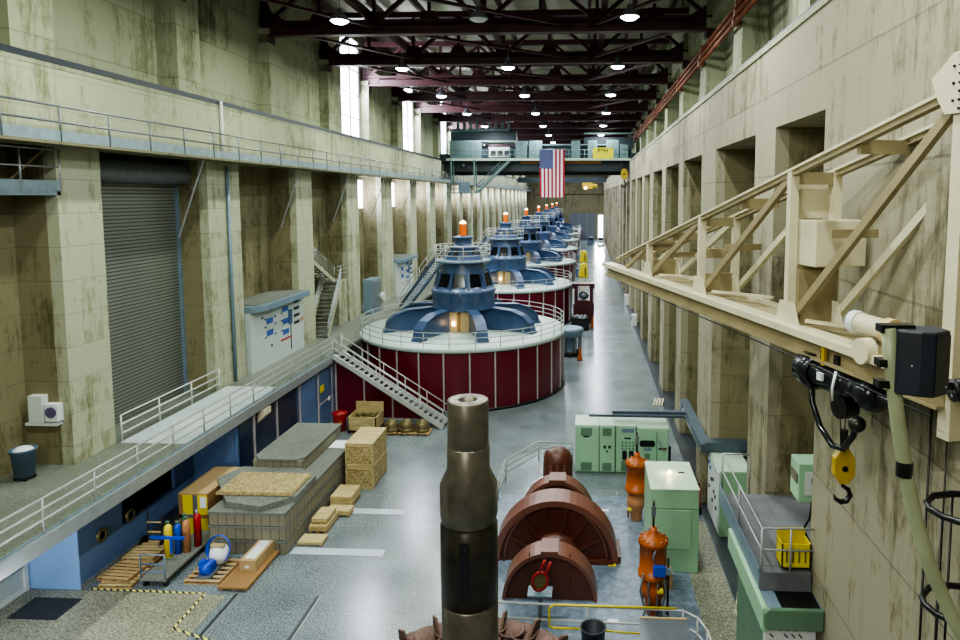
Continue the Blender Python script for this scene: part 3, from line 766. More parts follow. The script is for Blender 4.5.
# far crane hook and end wall details
t=thing('far_hoist','small yellow hoist trolley far down the hall below the end wall beam','hoist',(.6,186,16.2))
M().box(-1.6,1.2,-.5,.5,0,1.7).build('body','hook',t,.1); M().cyl((1.2,-.4,.8),.55,1.3,14,'x').build('drum','hook',t); M().sphere((-.7,-.9,.2),.4,10,6).build('lamp','bulb',t)
o=M().box(-18,23,-.4,.4,-.7,.7).build('far_crane_girder','craned'); o.location=(-1.0,186,18.6)
for v in o.data.vertices: v.co.x=min(max(v.co.x,-17.6),6.5)
tag(o,'dark teal girder of a second crane far down the hall','girder')
o=M().box(-21,3,-.3,.3,-1.2,1.2).build('end_wall_beam','conE'); o.location=(3.5,YE-.4,16.2)
for v in o.data.vertices: v.co.x=min(max(v.co.x,-20),2.0)
tag(o,'grey horizontal beam across the far end wall','beam')
t=bpy.data.objects.new('door_2',None); C.objects.link(t); t.location=(-1.5,YE-.2,0); struct(t)
M().box(-3.6,4.6,-.1,.1,0,8.8).build('panel',paint('grey_door','#59616a',.5),t)
for x in (-3.6,-.9,1.8,4.5): M().box(x-.15,x+.15,-.2,.0,0,8.8).build('stile','grey',t)
# ---------------------------------------------------------------- jib crane boom on the right wall
tip=Vector((.98,26,11.5)); root=Vector((5.17,9.62,11.5)); d=(root-tip); Lb=d.length; ang=math.atan2(d.y,d.x)
t=thing('jib_crane','cream steel jib crane boom reaching out from the right wall','jib crane',tuple(tip),ang)
# local x along boom from tip to wall; local +y = toward hall-side? (perp)
def onb(X): return X
W2=.95; yN,yF=0,W2      # near (left in view) / far side
zt=4.05
def top(x): return .25+(zt-.25)*max(0,x-.9)/(Lb-.9)
nodes=[4.3,8.3,12.6,Lb]
M().box(-.2,Lb+.1,-.32,.10,-.14,.0).build('walkway_plate','cream',t)
M().box(0,Lb,-.16,-.06,-.42,-.14).box(0,Lb,-.28,.08,-.47,-.42).build('runway_beam','creamd',t)
M().box(1.4,Lb,W2-.12,W2+.1,-.14,.0).build('far_bottom_chord','cream',t)
M().box(3.5,Lb,.1,W2-.12,-.10,-.06).build('deck_plate','creamd',t)
for y_,nm in ((yN,'near'),(yF,'far')):
    s=.9 if y_==0 else 1.6
    M().beam((s,y_,top(s)),(Lb,y_,top(Lb)),.2,.05).beam((s,y_,top(s)-.05),(Lb,y_,top(Lb)-.05),.04,.14).build('top_chord','cream',t)
    M().beam((s,y_,top(s)-.12),(Lb,y_,top(Lb)-.12),.15,.02).build('chord_lip','creamd',t)
    for i,x in enumerate(nodes[:-1]):
        M().box(x-.07,x+.07,y_-.09,y_+.09,0,top(x)).build('post','cream',t)
        nx=nodes[i+1]
        M().beam((x+.05,y_,0),(nx-.02,y_,top(nx)-.1),.15,.11,(0,1,0)).build('diagonal','creamd' if y_==0 else 'cream',t)
        M().prism([(x-.35,0),(x+.5,0),(x+.3,.42),(x-.2,.42)],'y',y_-.1,y_-.07).build('gusset','cream',t)
    M().beam((1.9,y_,0),(4.3,y_,top(4.4)-.1),.13,.1,(0,1,0)).build('diagonal','creamd' if y_==0 else 'cream',t)
for x in (2.4,4.3,6.2,8.3,10.4,12.6,14.6):
    M().box(x-.05,x+.05,0,W2,top(x)-.28,top(x)-.04).build('cross_member','creamd',t)
for x in (4.3,8.3,12.6):
    M().box(x-.05,x+.05,0,W2,.9,1.15).build('cross_member','creamd',t)
    M().box(x-.05,x+.05,0,W2,.0,.5).build('cross_plate','creamd',t)
for x0,x1 in ((5.2,6.3),(9.0,10.3),(13.2,14.6)):
    xm=(x0+x1)/2
    M().beam((x0,0,.12),(x1,W2,.12),.1,.06).build('plan_brace','cream',t)
    M().beam((xm,0,top(xm)*.55),(xm,W2,top(xm)*.55),.06,.16).build('cross_member','creamd',t)
M().box(12.5,13.2,.15,W2+.3,1.15,2.05).build('junction_box','cream',t,.02)
M().box(12.25,12.75,.1,W2,-.05,1.05).build('cover_plate','creamd',t)
M().box(12.3,12.4,.1,W2,top(12.35)-.9,top(12.35)-.1).build('cover_plate','cream',t)
# mast
M().box(Lb-.12,Lb+.1,-.14,.14,-.9,zt+.35).build('mast','cream',t)
M().box(Lb-.02,Lb+.45,.14,.2,-.9,zt+.2).build('mast_web','creamd',t)
M().prism([(Lb-.4,zt-.15),(Lb-.22,zt-.42),(Lb+.12,zt-.42),(Lb+.12,zt+.4),(Lb-.1,zt+.4),(Lb-.5,zt+.1)],'y',-.19,-.15).build('mast_gusset','cream',t)
for i in range(7):
    for dx in (.0,-.11) if i%2 else (.0,):
        M().sphere((Lb+dx+.03,-.2,zt-.36+i*.115),.022,8,4).build('bolt','black',t)
# box stops
M().tube([(.4,-.2,-.2),(2,-.25,-.5),(Lb,-.35,-.55)],.015,5).build('festoon_wire','black',t)
jt=t
def jl(x,y,z): 
    v=Matrix.Rotation(ang,4,'Z')@Vector((x,y,z)); return (v.x+tip.x,v.y+tip.y,v.z+tip.z)
# winch on boom
t=thing('cream_motor','cream geared motor on top of the jib boom beside the speaker','motor',jl(15.35,-.02,0.0),ang); t.scale=(1.2,1.2,1.25)
M().box(-.4,.3,-.12,.12,.0,.1).build('base','creamd',t)
M().cyl((-.45,0,.3),.14,.6,20,'x').build('motor','cream',t); M().cyl((-.55,0,.3),.16,.14,20,'x').build('fan_cover','white',t); M().cyl((.15,0,.3),.17,.14,20,'x').build('gear_housing','tan',t); M().cyl((.29,0,.3),.05,.4,12,'x').build('drive_shaft','black',t)
M().cyl((.0,-.3,.02),.17,.16,20,'y').build('wheel','cream',t)
# electric hoist
hx=14.1
t=thing('electric_hoist','black electric chain hoist slung under the jib boom','hoist',jl(hx,-.1,-.72),ang); t.scale=(1.12,1.12,1.1)
M().lathe([(.0001,-.62),(.22,-.62),(.30,-.56),(.31,-.25),(.26,-.2)],(0,0,0),28,'x').build('motor_cap','blackg',t)
M().lathe([(.23,-.2),(.23,.45),(.25,.46),(.25,.52),(.2,.55),(.2,.95),(.24,.97),(.24,1.2),(.12,1.28),(.0001,1.28)],(0,0,0),28,'x').build('drum_body','blackg',t)
M().cyl((1.28,0,0),.1,.35,14,'x').build('end_cap','black',t)
for x in (0,.35): M().box(x-.06,x+.06,-.1,.1,.2,.42).build('hanger_bracket','black',t)
M().box(.05,.12,-.16,-.1,.2,.5).build('amber_plate','hook',t)
M().box(.16,.28,-.3,-.25,-.0,.12).build('nameplate','white',t)
M().tube([(-.28,-.1,-.2),(-.25,-.1,-.5),(.0,-.1,-.85),(.35,-.1,-1.05),(.62,-.1,-1.0),(.85,-.1,-.7),(.85,-.05,-.4)],.05,8).build('cable_guide','blackg',t)
M().cyl((.48,-.12,-.36),.2,.24,20,'y').build('chain_box','black',t)
M().sphere((.92,-.1,-.5),.13,12,8).build('limit_switch','shaftd',t)
M().tube([(.6,-.26,.24),(.64,-.34,.0),(.6,-.3,-.22)],.02).build('grab_wire','white',t)
hb=jl(hx+.42,-.0,-2.62)
t=thing('hook_block','yellow hook block hanging below the black hoist on the right','hook block',(hb[0],hb[1],9.2))
s=.6
M().prism([(-.3*s,-.15*s),(-.3*s,.35*s),(-.12*s,.62*s),(.12*s,.62*s),(.3*s,.35*s),(.3*s,-.15*s),(.12*s,-.42*s),(-.12*s,-.42*s)],'y',-.14*s,.14*s).build('block','hook',t,.012)
M().cyl((0,-.16*s,.05*s),.09*s,.32*s,12,'y').build('sheave_pin','black',t)
M().tube([(0,0,-.4*s),(0,0,-.52*s),(.16*s,0,-.62*s),(.23*s,0,-.8*s),(.12*s,0,-.98*s),(-.04*s,0,-1.02*s),(-.2*s,0,-.92*s),(-.24*s,0,-.8*s)],[.06*s,.06*s,.07*s,.08*s,.09*s,.08*s,.06*s,.03*s],10).build('hook','black',t)
M().cyl((0,0,.6*s),.06,.35,12).build('rope_clamp','shaftd',t)
for x in (-.09,.0,.13): M().tube([(x*.6,0,.35),(x,0,1.0)],.012,6).build('rope','shaftd',t)
# ---------------------------------------------------------------- speaker on curved pole
t=thing('curved_pole','weathered green curved pipe rising in front of the right wall','pole',(1.98,4.5,13.2))
M().tube([(0,0,-.05),(.03,0,-.3),(.09,0,-.7),(.15,0,-1.0),(.22,0,-1.3),(.33,0,-1.65),(.5,0,-2.02),(.72,0,-2.4),(1.0,0.05,-2.8),(1.5,.3,-3.2),(2.4,.8,-3.5),(3.55,1.3,-3.6)],.047,16).build('pipe','polem',t)
M().cyl((.145,0,-1.05),.054,.1,16).build('clamp_band','black',t)
for z in (-.05,-.28,-.42): M().box(-.06,.16,-.03,.06,z-.03,z+.02).build('bracket_arm','black',t)
t=thing('loudspeaker','black wedge-shaped loudspeaker clamped to the curved green pipe','loudspeaker',(2.165,4.46,12.945),-.12); t.scale=(.93,.93,.93)
M().prism([(-.17,-.06),(-.03,-.12),(.06,-.13),(.19,-.02),(.15,.14),(-.12,.14)],'z',-.235,.22).build('cabinet','spk',t,.015)
M().prism([(.062,-.137),(.188,-.03),(.186,-.026),(.062,-.131)],'z',-.2,.19).build('grille','black',t)
M().sphere((-.08,-.11,-.02),.008,8,5).build('knob','alu',t)
M().sphere((.16,-.055,-.17),.01,8,5).build('badge','grey',t)
t=thing('corrugated_duct','short black ribbed duct stub beside the loudspeaker at the mast','duct',(4.75,8.9,11.5))
m=M()
for k in range(9): m.lathe([(.10,k*.06),(.15,k*.06+.01),(.15,k*.06+.03),(.10,k*.06+.045),(.10,k*.06+.06)],(0,0,0),16,'x')
m.build('ribs','black',t)
# ---------------------------------------------------------------- ladder with cage on right wall
t=thing('caged_ladder','black caged wall ladder on the near right wall','ladder',(XR-.14,9.0,6))
for yy in (-.22,.22): M().tube([(0,yy,-5),(0,yy,6.2)],.025).build('side_rail','black',t)
for k in range(37): M().tube([(0,-.22,-5+k*.3),(0,.22,-5+k*.3)],.013,5).build('rung','black',t)
for z in (1.1,2.5,3.85):
    M().tube([(0,.46,z),(-.3,.5,z),(-.6,.42,z),(-.8,.2,z),(-.85,0,z),(-.8,-.2,z),(-.6,-.42,z),(-.3,-.5,z),(0,-.46,z)],.045,6).build('cage_hoop','black',t)
for a,b in ((-.8,.2),(-.8,-.2),(-.3,.5)): M().tube([(a,b,-1.6),(a,b,3.85)],.018,5).build('cage_bar','black',t)
for yy,nm,r in ((10.95,'left of the caged ladder',.02),(10.45,'beside the caged ladder hoops',.016)):
    o=M().tube([(0,0,0),(0,0,9)],r,6).build('wall_cable','black'); o.location=(XR-.05,yy,2.6); tag(o,'thin black cable hanging down the right wall, %s'%nm,'cable')
# ---------------------------------------------------------------- right gallery platform
t=thing('gallery_platform','grey slab gallery platform with railing on the right wall','platform',(4.3,16.2,4.82))
M().box(0,1.25,0,.3,-.5,0).box(0,2.95,.32,4.45,-.5,0).build('slab',paint('smooth_grey_concrete','#64666a',.7,0,.25,1.2),t)
M().box(-.02,0,0,5.0,-.5,.1).build('edge_strip','steelbox',t)
for z in (1.1,.55):
    M().tube([(.05,4.9,z),(.05,.05,z),(1.35,.05,z)],.028).build('rail','rail',t)
M().tube([(.05,4.9,1.1),(.9,4.9,1.1)],.028).build('rail','rail',t)
for x,yy in ((.05,.05),(.05,2.5),(.05,4.9),(.75,.05),(.9,4.9)): M().tube([(x,yy,-.3),(x,yy,1.1)],.03).build('post','rail',t)
t=thing('lower_gallery','pale green steel gallery hood with dark hatch below the grey platform','hood',(4.2,15.3,4.3))
M().prism([(0,0),(.12,.12),(1.38,.12),(1.38,-.4),(.1,-.4),(0,-.3)],'y',.0,.12).build('front_band','greend',t,.03)
M().box(-.02,.12,.1,4.0,-.5,.1).build('side_panel','green',t,.04)
M().box(.1,1.38,.1,.88,.0,.06).build('top_plate','steelbox',t)
M().box(.45,1.35,.15,.85,.06,.075).build('hatch','black',t)
M().box(0.3,1.2,1.0,4.0,-4.3,-.5).build('side_enclosure','greend',t)
t=thing('marked_panel','white panel with black dashes below the green gallery hood','panel',(4.3,15.6,0))
M().box(0,1.2,.0,.1,.0,3.9).build('sheet','paper',t)
for i in range(6):
    for j in range(9):
        if (i*5+j*3)%4: M().beam((.12+i*.17,-.015,3.8-j*.16),(.2+i*.17,-.015,3.72-j*.16),.02,.03).build('dash','black',t)
t=thing('beige_ladder','beige step ladder leaning against the green gallery side','ladder',(5.2,21.4,0))
for yy in (0,.5): M().beam((-.15,yy,0),(.1,yy,2.3),.05,.1,(0,1,0)).build('side_rail','cream',t)
for k in range(7): M().beam((-.15+.25*k/7.5,0,.25+k*.3),(-.15+.25*k/7.5,.5,.25+k*.3),.06,.03).build('rung','cream',t)
t=thing('yellow_crate','yellow slatted plastic crate on the grey gallery platform','crate',(5.2,16.52,4.9))
m=M(); m.box(-.35,.35,-.25,-.22,0,.62).box(-.35,.35,.22,.25,0,.8).box(-.35,-.32,-.25,.25,0,.62).box(.32,.35,-.25,.25,0,.62).box(-.35,.35,-.25,.25,0,.03); m.build('shell','yellow',t)
for k in range(4): M().box(-.25+k*.15,-.21+k*.15,-.26,-.25,.15,.5).build('slot','olive',t)
t=thing('wall_cabinet','small mint wall cabinet on the concrete by the platform','wall cabinet',(5.75,17.2,6.75))
M().box(-.35,.4,-.3,.4,-.45,.55).build('body','green',t,.02)
M().box(-.37,-.35,-.2,.3,.0,.25).build('window','black',t); M().box(-.2,.35,-.33,-.3,-.25,.35).build('front_panel','white',t); M().box(-.05,.3,-.35,-.33,.05,.2).build('screen','bin',t)
M().tube([(.1,0,-.45),(.05,0,-1.0),(-.1,0,-1.3),(.1,0,-1.7)],.03).build('cable','black',t)
# right machine cabinets
t=thing('instrument_cabinet','mint cabinet with white instrument face beside the right wall','instrument cabinet',(5.55,27.3,0))
M().box(0,1.3,0,2.6,0,2.75).build('body','green',t,.02)
M().box(-.04,0,.1,2.5,.1,2.7).build('instrument_face','white',t)
for k,(yy,z) in enumerate(((2.2,2.35),(1.9,2.2),(1.6,1.8),(1.2,1.95),(1.0,1.5),(2.1,1.3),(.7,1.4),(.5,1.0),(1.3,1.0))):
    M().cyl((-.08,yy,z),.085,.05,14,'x').build('dial',K['mblue'] if k<2 else 'black',t)
M().box(0,1.3,0,2.6,2.75,2.8).build('top','greenp',t)
t=thing('cable_tray','long grey-blue cable tray bridging from the mint cabinets to the right wall','cable tray',(0,0,2.95))
M().box(.2,5.2,33.9,34.1,-.12,.0).box(1.4,5.6,34.15,34.5,-.16,.12).build('cross_tray','tray',t)
M().box(5.1,5.55,29.4,36.2,-.15,.2).build('side_tray','tray',t)
M().box(5.3,7.2,29.35,29.9,-.1,.3).build('wall_tray','tray',t)
for z in (-.2,.0): M().tube([(5.1,35,z),(5.2,31,z-.1),(5.6,29.2,z-.2),(7.2,29.2,z-.2)],.05).build('conduit','alu',t)
o=M().box(0,.35,0,.35,0,2.8).build('support_pillar','conR'); o.location=(5.22,30.4,0); tag(o,'square concrete post under the bend of the cable tray','post')
t=thing('fire_extinguisher','red fire extinguisher standing by the cable tray post','extinguisher',(5.0,29.4,.0))
M().lathe([(.0001,0),(.16,0),(.16,.8),(.08,.95),(.05,1.0)],(0,0,.3),16).build('cylinder','red',t); M().box(-.06,.1,-.03,.03,1.28,1.38).build('handle','black',t); M().box(-.18,.18,-.15,.15,0,.3).build('stand','black',t)
# green cabinet row
def cab(x,w,y0,dp,h,label,kind):
    t=thing('control_cubicle',label,'control cubicle',(x,y0,0))
    M().box(0.01,w-.01,0,dp,.1,h).build('body','green',t,.015); M().box(.02,w-.02,.03,dp,0,.1).build('plinth','greend',t)
    M().box(0,w,0,dp,h,h+.03).build('top','greenp',t)
    M().box(.05,w-.05,-.03,0,.15,h-.06).build('door','green',t,.01)
    f=-.035
    def pl(a,b,c,d_,mt='black',nm='vent_grille'): M().box(a,b,f-.02,f,c,d_).build(nm,mt,t)
    if kind=='A': pl(.3,.85,2.0,2.4,'greend'); pl(.3,.85,.2,.6,'greend'); pl(.42,.72,1.92,1.98)
    if kind=='B': pl(.15,.6,2.0,2.4,'greend'); pl(.15,.6,.2,.6,'greend'); pl(.2,.32,1.35,1.5,'black','switch'); pl(.45,.57,1.35,1.5,'black','switch'); pl(.35,.42,1.15,1.25,'black','switch')
    if kind=='C':
        pl(.3,.9,2.2,2.4,'steelbox','display'); pl(.42,.75,1.86,1.93,'black','label_strip')
        for i in range(4):
            for j in range(3): M().cyl((.33+i*.18,f-.02,1.35+j*.16),.05,.03,10,'y').build('dial','greend',t)
        for q in (.32,.66): M().prism([(q+.0,.85),(q+.04,.78),(q+.2,.78),(q+.24,.85),(q+.24,1.18),(q+.2,1.25),(q+.04,1.25),(q,1.18)],'y',f-.03,f).build('meter_window','black',t)
        for q in (.4,.72): M().cyl((q,f-.03,.6),.13,.04,14,'y').build('round_meter','greend',t)
        pl(.28,.9,.2,.48,'greend')
    if kind=='D':
        M().prism([(.15,1.6),(.22,1.5),(.85,1.5),(.92,1.6),(.92,1.72),(.85,1.82),(.22,1.82),(.15,1.72)],'y',f-.03,f).build('display_window','black',t)
        pl(.35,.75,1.3,1.42,'steelbox','label_strip'); pl(.4,.65,.85,1.15,'greend','grille'); M().box(1.0,1.02,f-.02,f,.2,h-.2).build('door_gap','black',t)
        M().beam((1.1,f-.04,1.85),(1.35,f-.04,1.3),.04,.05,(0,1,0)).build('lever','steelbox',t); pl(1.1,1.5,1.35,1.45,'rust','lever')
        for q in (.3,.8): M().box(1.62,1.7,-.1,.1,.3,1.5).build('side_rail','black',t)
    return t
cab(-.5,1.22,33.5,1.6,2.5,'leftmost mint control cubicle of the row with two vent grilles','A')
cab(.74,.8,33.5,1.6,2.5,'narrow mint control cubicle second from the left of the row','B')
cab(1.56,1.02,33.5,1.6,2.5,'mint control cubicle with dials and meter windows, third of the row','C')
cab(2.6,1.62,33.45,1.6,2.42,'wide mint control cubicle at the right end of the row','D')
# big green box
t=thing('transformer_cabinet','large mint green cabinet with a bright lamp on its top','transformer cabinet',(2.45,24.45,0))
M().box(0,1.78,0,2.65,.03,3.22).build('body','green',t,.02)
M().box(-.01,1.79,-.01,2.66,3.22,3.25).build('top','greenp',t)
M().box(.25,1.5,-.03,0,.95,2.45).build('front_panel','green',t,.008)
M().box(.0,1.78,-.015,0,2.5,2.52).build('seam','greend',t)
M().box(1.2,1.45,1.5,1.6,3.25,3.27).build('slot','black',t)
M().box(-.05,0,.1,.3,1.0,1.6).build('handle','black',t)
M().sphere((.85,1.4,3.3),.1,14,8).build('top_lamp','bulb',t)
ld=bpy.data.lights.new('cabinet_bulb','POINT'); ld.energy=14; ld.color=(1,.78,.4); ld.shadow_soft_size=.08
lo=bpy.data.objects.new('cabinet_bulb',ld); C.objects.link(lo); lo.location=(3.3,25.85,3.5)
t=thing('cardboard_box','small tan box on the blue floor in front of the large mint cabinet','box',(2.75,23.6,.03))
M().box(-.3,.4,-.3,.3,0,.6).build('carton','cardl',t,.01)
# brown turbine covers
def arch(t,cx,y0,y1,r,h,name,mat,rim,n=28,rimw=.12,foot=0):
    pts=[(cx+r*math.cos(a),h*math.sin(a)) for a in [PI*i/n for i in range(n+1)]]
    M().prism(pts,'y',y0+.12,y1).build(name,mat,t)
    # rim ring in front
    m=M(); 
    vs=[];fs=[]
    for i in range(n+1):
        a=PI*i/n
        for rr,yy in ((1,y0),(1,y1+.05),(1-rimw/r*1.0,y1+.05),(1-rimw/r,y0)):
            vs.append((cx+r*rr*1.03*math.cos(a),yy,h*rr*1.03*math.sin(a)))
    for i in range(n):
        for k in range(4):
            a=i*4+k;b=i*4+(k+1)%4; fs.append((a,b,b+4,a+4))
    fs+= [(0,1,2,3),(n*4+3,n*4+2,n*4+1,n*4)]
    m.add(vs,fs); m.build(name+'_rim',rim,t)
t=thing('turbine_cover','small brown arched turbine cover nearest the front rail','turbine cover',(0,0,.03))
arch(t,-1.2,22.4,23.3,1.6,1.68,'shell','brown','brownl')
M().box(-1.5,-.9,22.38,23.35,1.70,1.8).build('top_bracket','brownl',t)
for x in (-1.9,-1.2,-.5): M().box(x-.02,x+.02,22.48,22.52,0,1.7).build('seam','brown',t)
t=thing('generator_cover','largest brown arched generator cover with radial ribs','generator cover',(0,0,.03))
arch(t,-1.1,24.9,26.0,2.32,2.38,'shell','brown','brownl',rimw=.22)
m=M()
for i in range(1,7):
    a=PI*i/7; m.beam((-1.1+1.0*math.cos(a),24.98,1.1*math.sin(a)),(-1.1+1.95*math.cos(a),24.98,2.2*math.sin(a)),.1,.08,(0,1,0))
m.build('radial_ribs','brown',t)
m=M()
for r1,h1 in ((.98,1.1),(1.98,2.25)):
    m.tube([(-1.1+r1*math.cos(PI*i/24),24.97,h1*math.sin(PI*i/24)) for i in range(25)],.05,6)
m.build('face_rings','brownl',t)
M().lathe([(.95,0),(.95,-.25),(.75,-.35),(.0001,-.35)],(-1.1,25.0,0.2),28,'y',0,PI).build('hub_dome','brown',t)
M().box(-3.6,-3.2,25,26.4,0,.25).box(1.0,1.4,25,26.4,0,.25).box(.2,1.1,24.8,25.0,0,.15).build('feet','brown',t)
t=thing('turbine_cover','brown arched cover behind the largest brown cover','turbine cover',(0,0,.03))
arch(t,-1.15,27.6,28.4,1.6,2.0,'shell','brown','brownl')
M().box(-1.5,-.8,27.58,28.45,2.02,2.12).build('top_bracket','brownl',t)
t=thing('exciter','upright brown cylindrical exciter at the far end of the brown machine line','exciter',(-1.23,30.2,.03))
M().lathe([(.75,0),(.75,.15),(.68,.2),(.68,1.9),(.6,2.3),(.35,2.5),(.0001,2.55)],(0,0,0),28).build('body','brown',t)
for a in (-2.0,-1.57,-1.1): M().box(.66,.72,-.06,.06,.2,1.95).build('vent_strip','brownl',t).rotation_euler=(0,0,a)
# red-handled valve model
t=thing('red_clamp','red open clamp with two prongs on a small grey stand behind the rail','clamp',(-1.45,21.3,0))
M().box(-.4,.4,-.3,.3,1.0,1.06).build('tray','steelbox',t); M().cyl((0,0,0),.06,1.0,10).build('stand_leg','grey',t)
th=-.35
def rr_(x,z): return (x*math.cos(th)-z*math.sin(th), -.1, 1.45+x*math.sin(th)+z*math.cos(th))
M().tube([rr_(.24*math.cos(2*PI*k/20),.32*math.sin(2*PI*k/20)) for k in range(21)],.05,8,False).build('ring','red',t)
M().add([rr_(.22*math.cos(2*PI*k/20),.3*math.sin(2*PI*k/20)) for k in range(20)],[tuple(range(20))]).build('bowl','olive',t)
for s_ in (-.1,.1): M().tube([rr_(s_,.28),rr_(s_,.75)],.045,8).build('prong','red',t)
# orange valves
def valve(loc,label,s,extra):
    t=thing('governor_valve',label,'valve',loc)
    M().lathe([(.5,1.35),(.5,1.5),(.45,1.52),(.45,2.45),(.5,2.47),(.5,2.6),(.3,2.7),(.12,2.85),(.12,3.0),(.0001,3.0)],(0,0,0),24).build('pressure_vessel','orange',t)
    m=M()
    for k in range(12): m.cyl((.45*math.cos(k*PI/6),.45*math.sin(k*PI/6),2.6),.035,.08,6)
    m.build('flange_bolts','orangel',t)
    M().lathe([(.0001,2.61),(.42,2.63),(.46,2.6)],(0,0,0),24).build('lid','orangel',t)
    M().lathe([(.2,0),(.25,.1),(.28,.5),(.42,.75),(.4,1.0),(.22,1.2),(.5,1.36)],(0,0,0),24).build('lower_body','orangel' if not extra else 'orange',t)
    M().tube([(.0,0,2.9),(0,0,3.9)],.04).build('spindle','shaftd',t)
    M().box(-.07,.07,-.07,.07,3.4,3.75).build('spindle_nut','grey',t)
    if extra:
        M().box(-.05,.35,-.62,-.45,1.6,1.95).build('actuator',K['bluep'],t,.02); M().box(.3,.55,-.55,-.45,1.65,1.85).build('gauge_box','steelbox',t)
        for x in (-.35,-.15,.1,.3): M().tube([(x,-.4,1.6),(x*1.3,-.45,1.0),(x*.8,-.42,.3),(x,-.3,0)],.03,6).build('pipe','grey',t)
        M().tube([(.5,-.1,0),(.5,-.1,2.0)],.04).build('post','black',t)
        for a in range(7):
            M().lathe([(.1,0),(.14,.03),(.1,.06)],(.4*math.cos(a),-.3+.15*math.sin(a*2),.3+.17*a),10,'x').build('handwheel','rust',t)
        M().tube([(.05,-.45,2.0),(-.05,-.5,2.2),(.05,-.45,2.45)],.03).build('hose','steelbox',t)
        M().cyl((.1,-.4,1.0),.1,.2,10,'x').build('cock','yellow',t)
    else:
        M().tube([(-.35,0,.1),(-.35,0,1.4)],.05).build('pipe','orangel',t); M().cyl((-.4,-.2,.55),.08,.2,10,'x').build('cock','yellow',t)
    return t
valve((2.25,28.6,.03),'orange pressure valve standing left behind the large mint cabinet',1,False)
valve((2.3,21.95,.03),'orange pressure valve with blue actuator in front of the large mint cabinet',1,True)
o=M().box(-.15,.15,-.25,.25,0,.03).build('yellow_tag','yellow'); o.location=(1.05,25.0,.035); tag(o,'small yellow tag lying on the blue plate floor','tag')
for k,(x,yy,w) in enumerate(((.9,29.4,'beside the far brown cover'),(1.15,26.6,'right of the largest brown cover'),(.95,21.4,'in front of the orange valve'))):
    o=M().box(-.18,.18,-.1,.1,0,.012).build('paper_note','paper'); o.location=(x,yy,.032); tag(o,'small white paper rectangle on the blue floor, %s'%w,'paper')
# rails near and mid
t=rail('handrail','near white handrail curving around the machine pit at the bottom',[(-2.9,20.6,0),(3.1,20.45,0),(3.5,20.1,0),(3.7,19.5,0),(3.75,17.5,0)],step=2.9,levels=(1,.52),mat='railw',r=.035)
t=thing('yellow_gate_bar','yellow tubular gate fixed along the near white handrail','gate',(-1.1,20.45,0))
M().tube([(4.0,0,1.14),(.15,0,1.14),(0,0,1.02),(0,0,.42),(.15,0,.36),(.9,0,.36)],.035).build('frame','yellow',t); M().tube([(.9,0,.36),(3.9,0,.22)],.03).build('lower_bar','yellow',t)
rail('handrail','thin grey handrail bending around the floor behind the shaft top',[(-4.0,30.2,0),(-3.9,32.4,0),(-2.45,35.0,0),(-.65,34.8,0)],step=3,levels=(1,.7,.4),mat='rail')
t=thing('open_drum','dark blue-black open-topped drum below the near handrail','drum',(.28,19.6,0))
M().lathe([(.34,0),(.36,.95),(.40,.98),(.40,1.02),(.34,1.0),(.32,.3),(.0001,.3)],(0,0,0),24).build('body','spk',t); M().cyl((0,0,.3),.3,.02,16).build('contents','steelbox',t)
t=thing('info_board','slanted grey information board at the near handrail','board',(2.4,19.7,0))
m=M(); m.add([(-.75,-.8,.6),(.85,-.8,.6),(.75,.25,1.12),(-.7,.25,1.12),(-.75,-.8,.55),(.85,-.8,.55),(.75,.25,1.07),(-.7,.25,1.07)],[(0,1,2,3),(7,6,5,4),(0,4,5,1),(1,5,6,2),(2,6,7,3),(3,7,4,0)]); m.build('panel','grey',t)
M().beam((-.7,.25,1.12),(.75,.25,1.12),.06,.05).build('top_edge','tan',t)
for x in (-.6,.7): M().tube([(x,0,0),(x,0,1.0)],.04).build('post','grey',t)
# ---------------------------------------------------------------- foreground shaft and runner
SX,SY=-2.95,16.6
t=thing('turbine_shaft','tall upright oiled steel turbine shaft in the foreground','turbine shaft',(SX,SY,0))
zt_=8.93
M().lathe([(.235,zt_-1.0),(.235,zt_-.01),(.26,zt_),(.5,zt_),(.52,zt_-.03),(.52,zt_-1.18)],(0,0,0),48).build('upper_journal','shaft',t)
M().lathe([(.0001,zt_-1.0),(.235,zt_-1.0)],(0,0,0),32).build('bore','black',t)
M().lathe([(.52,zt_-1.18),(.54,zt_-1.2),(.54,zt_-1.78),(.73,zt_-2.18),(.735,zt_-2.95),(.69,zt_-3.12)],(0,0,0),48).build('coupling','shaft',t)
M().lathe([(.69,zt_-3.12),(.69,zt_-3.2),(.735,zt_-3.24),(.735,zt_-5.15),(.70,zt_-5.22),(.70,zt_-5.27)],(0,0,0),48).build('dark_sleeve','shaftd',t)
M().lathe([(.70,zt_-5.27),(.73,zt_-5.3),(.73,1.2)],(0,0,0),48).build('lower_shaft','shaft',t)
for a,z in ((-1.55,zt_-3.6),(-1.45,zt_-4.8)): M().sphere((.735*math.cos(a),.735*math.sin(a),z),.04,8,5).build('plug','black',t)
M().box(-.12,.12,-.745,-.7,zt_-5.0,zt_-3.4).build('keyway','black',t)
t=thing('turbine_runner','rusty bucketed turbine runner wheel around the foot of the shaft','runner',(SX,SY,-.6)); t.scale=(1.2,1.2,1)
M().lathe([(.62,1.9),(1.6,1.8),(1.6,1.2),(.62,1.1)],(0,0,0),40).build('hub','rust',t)
bm_=None
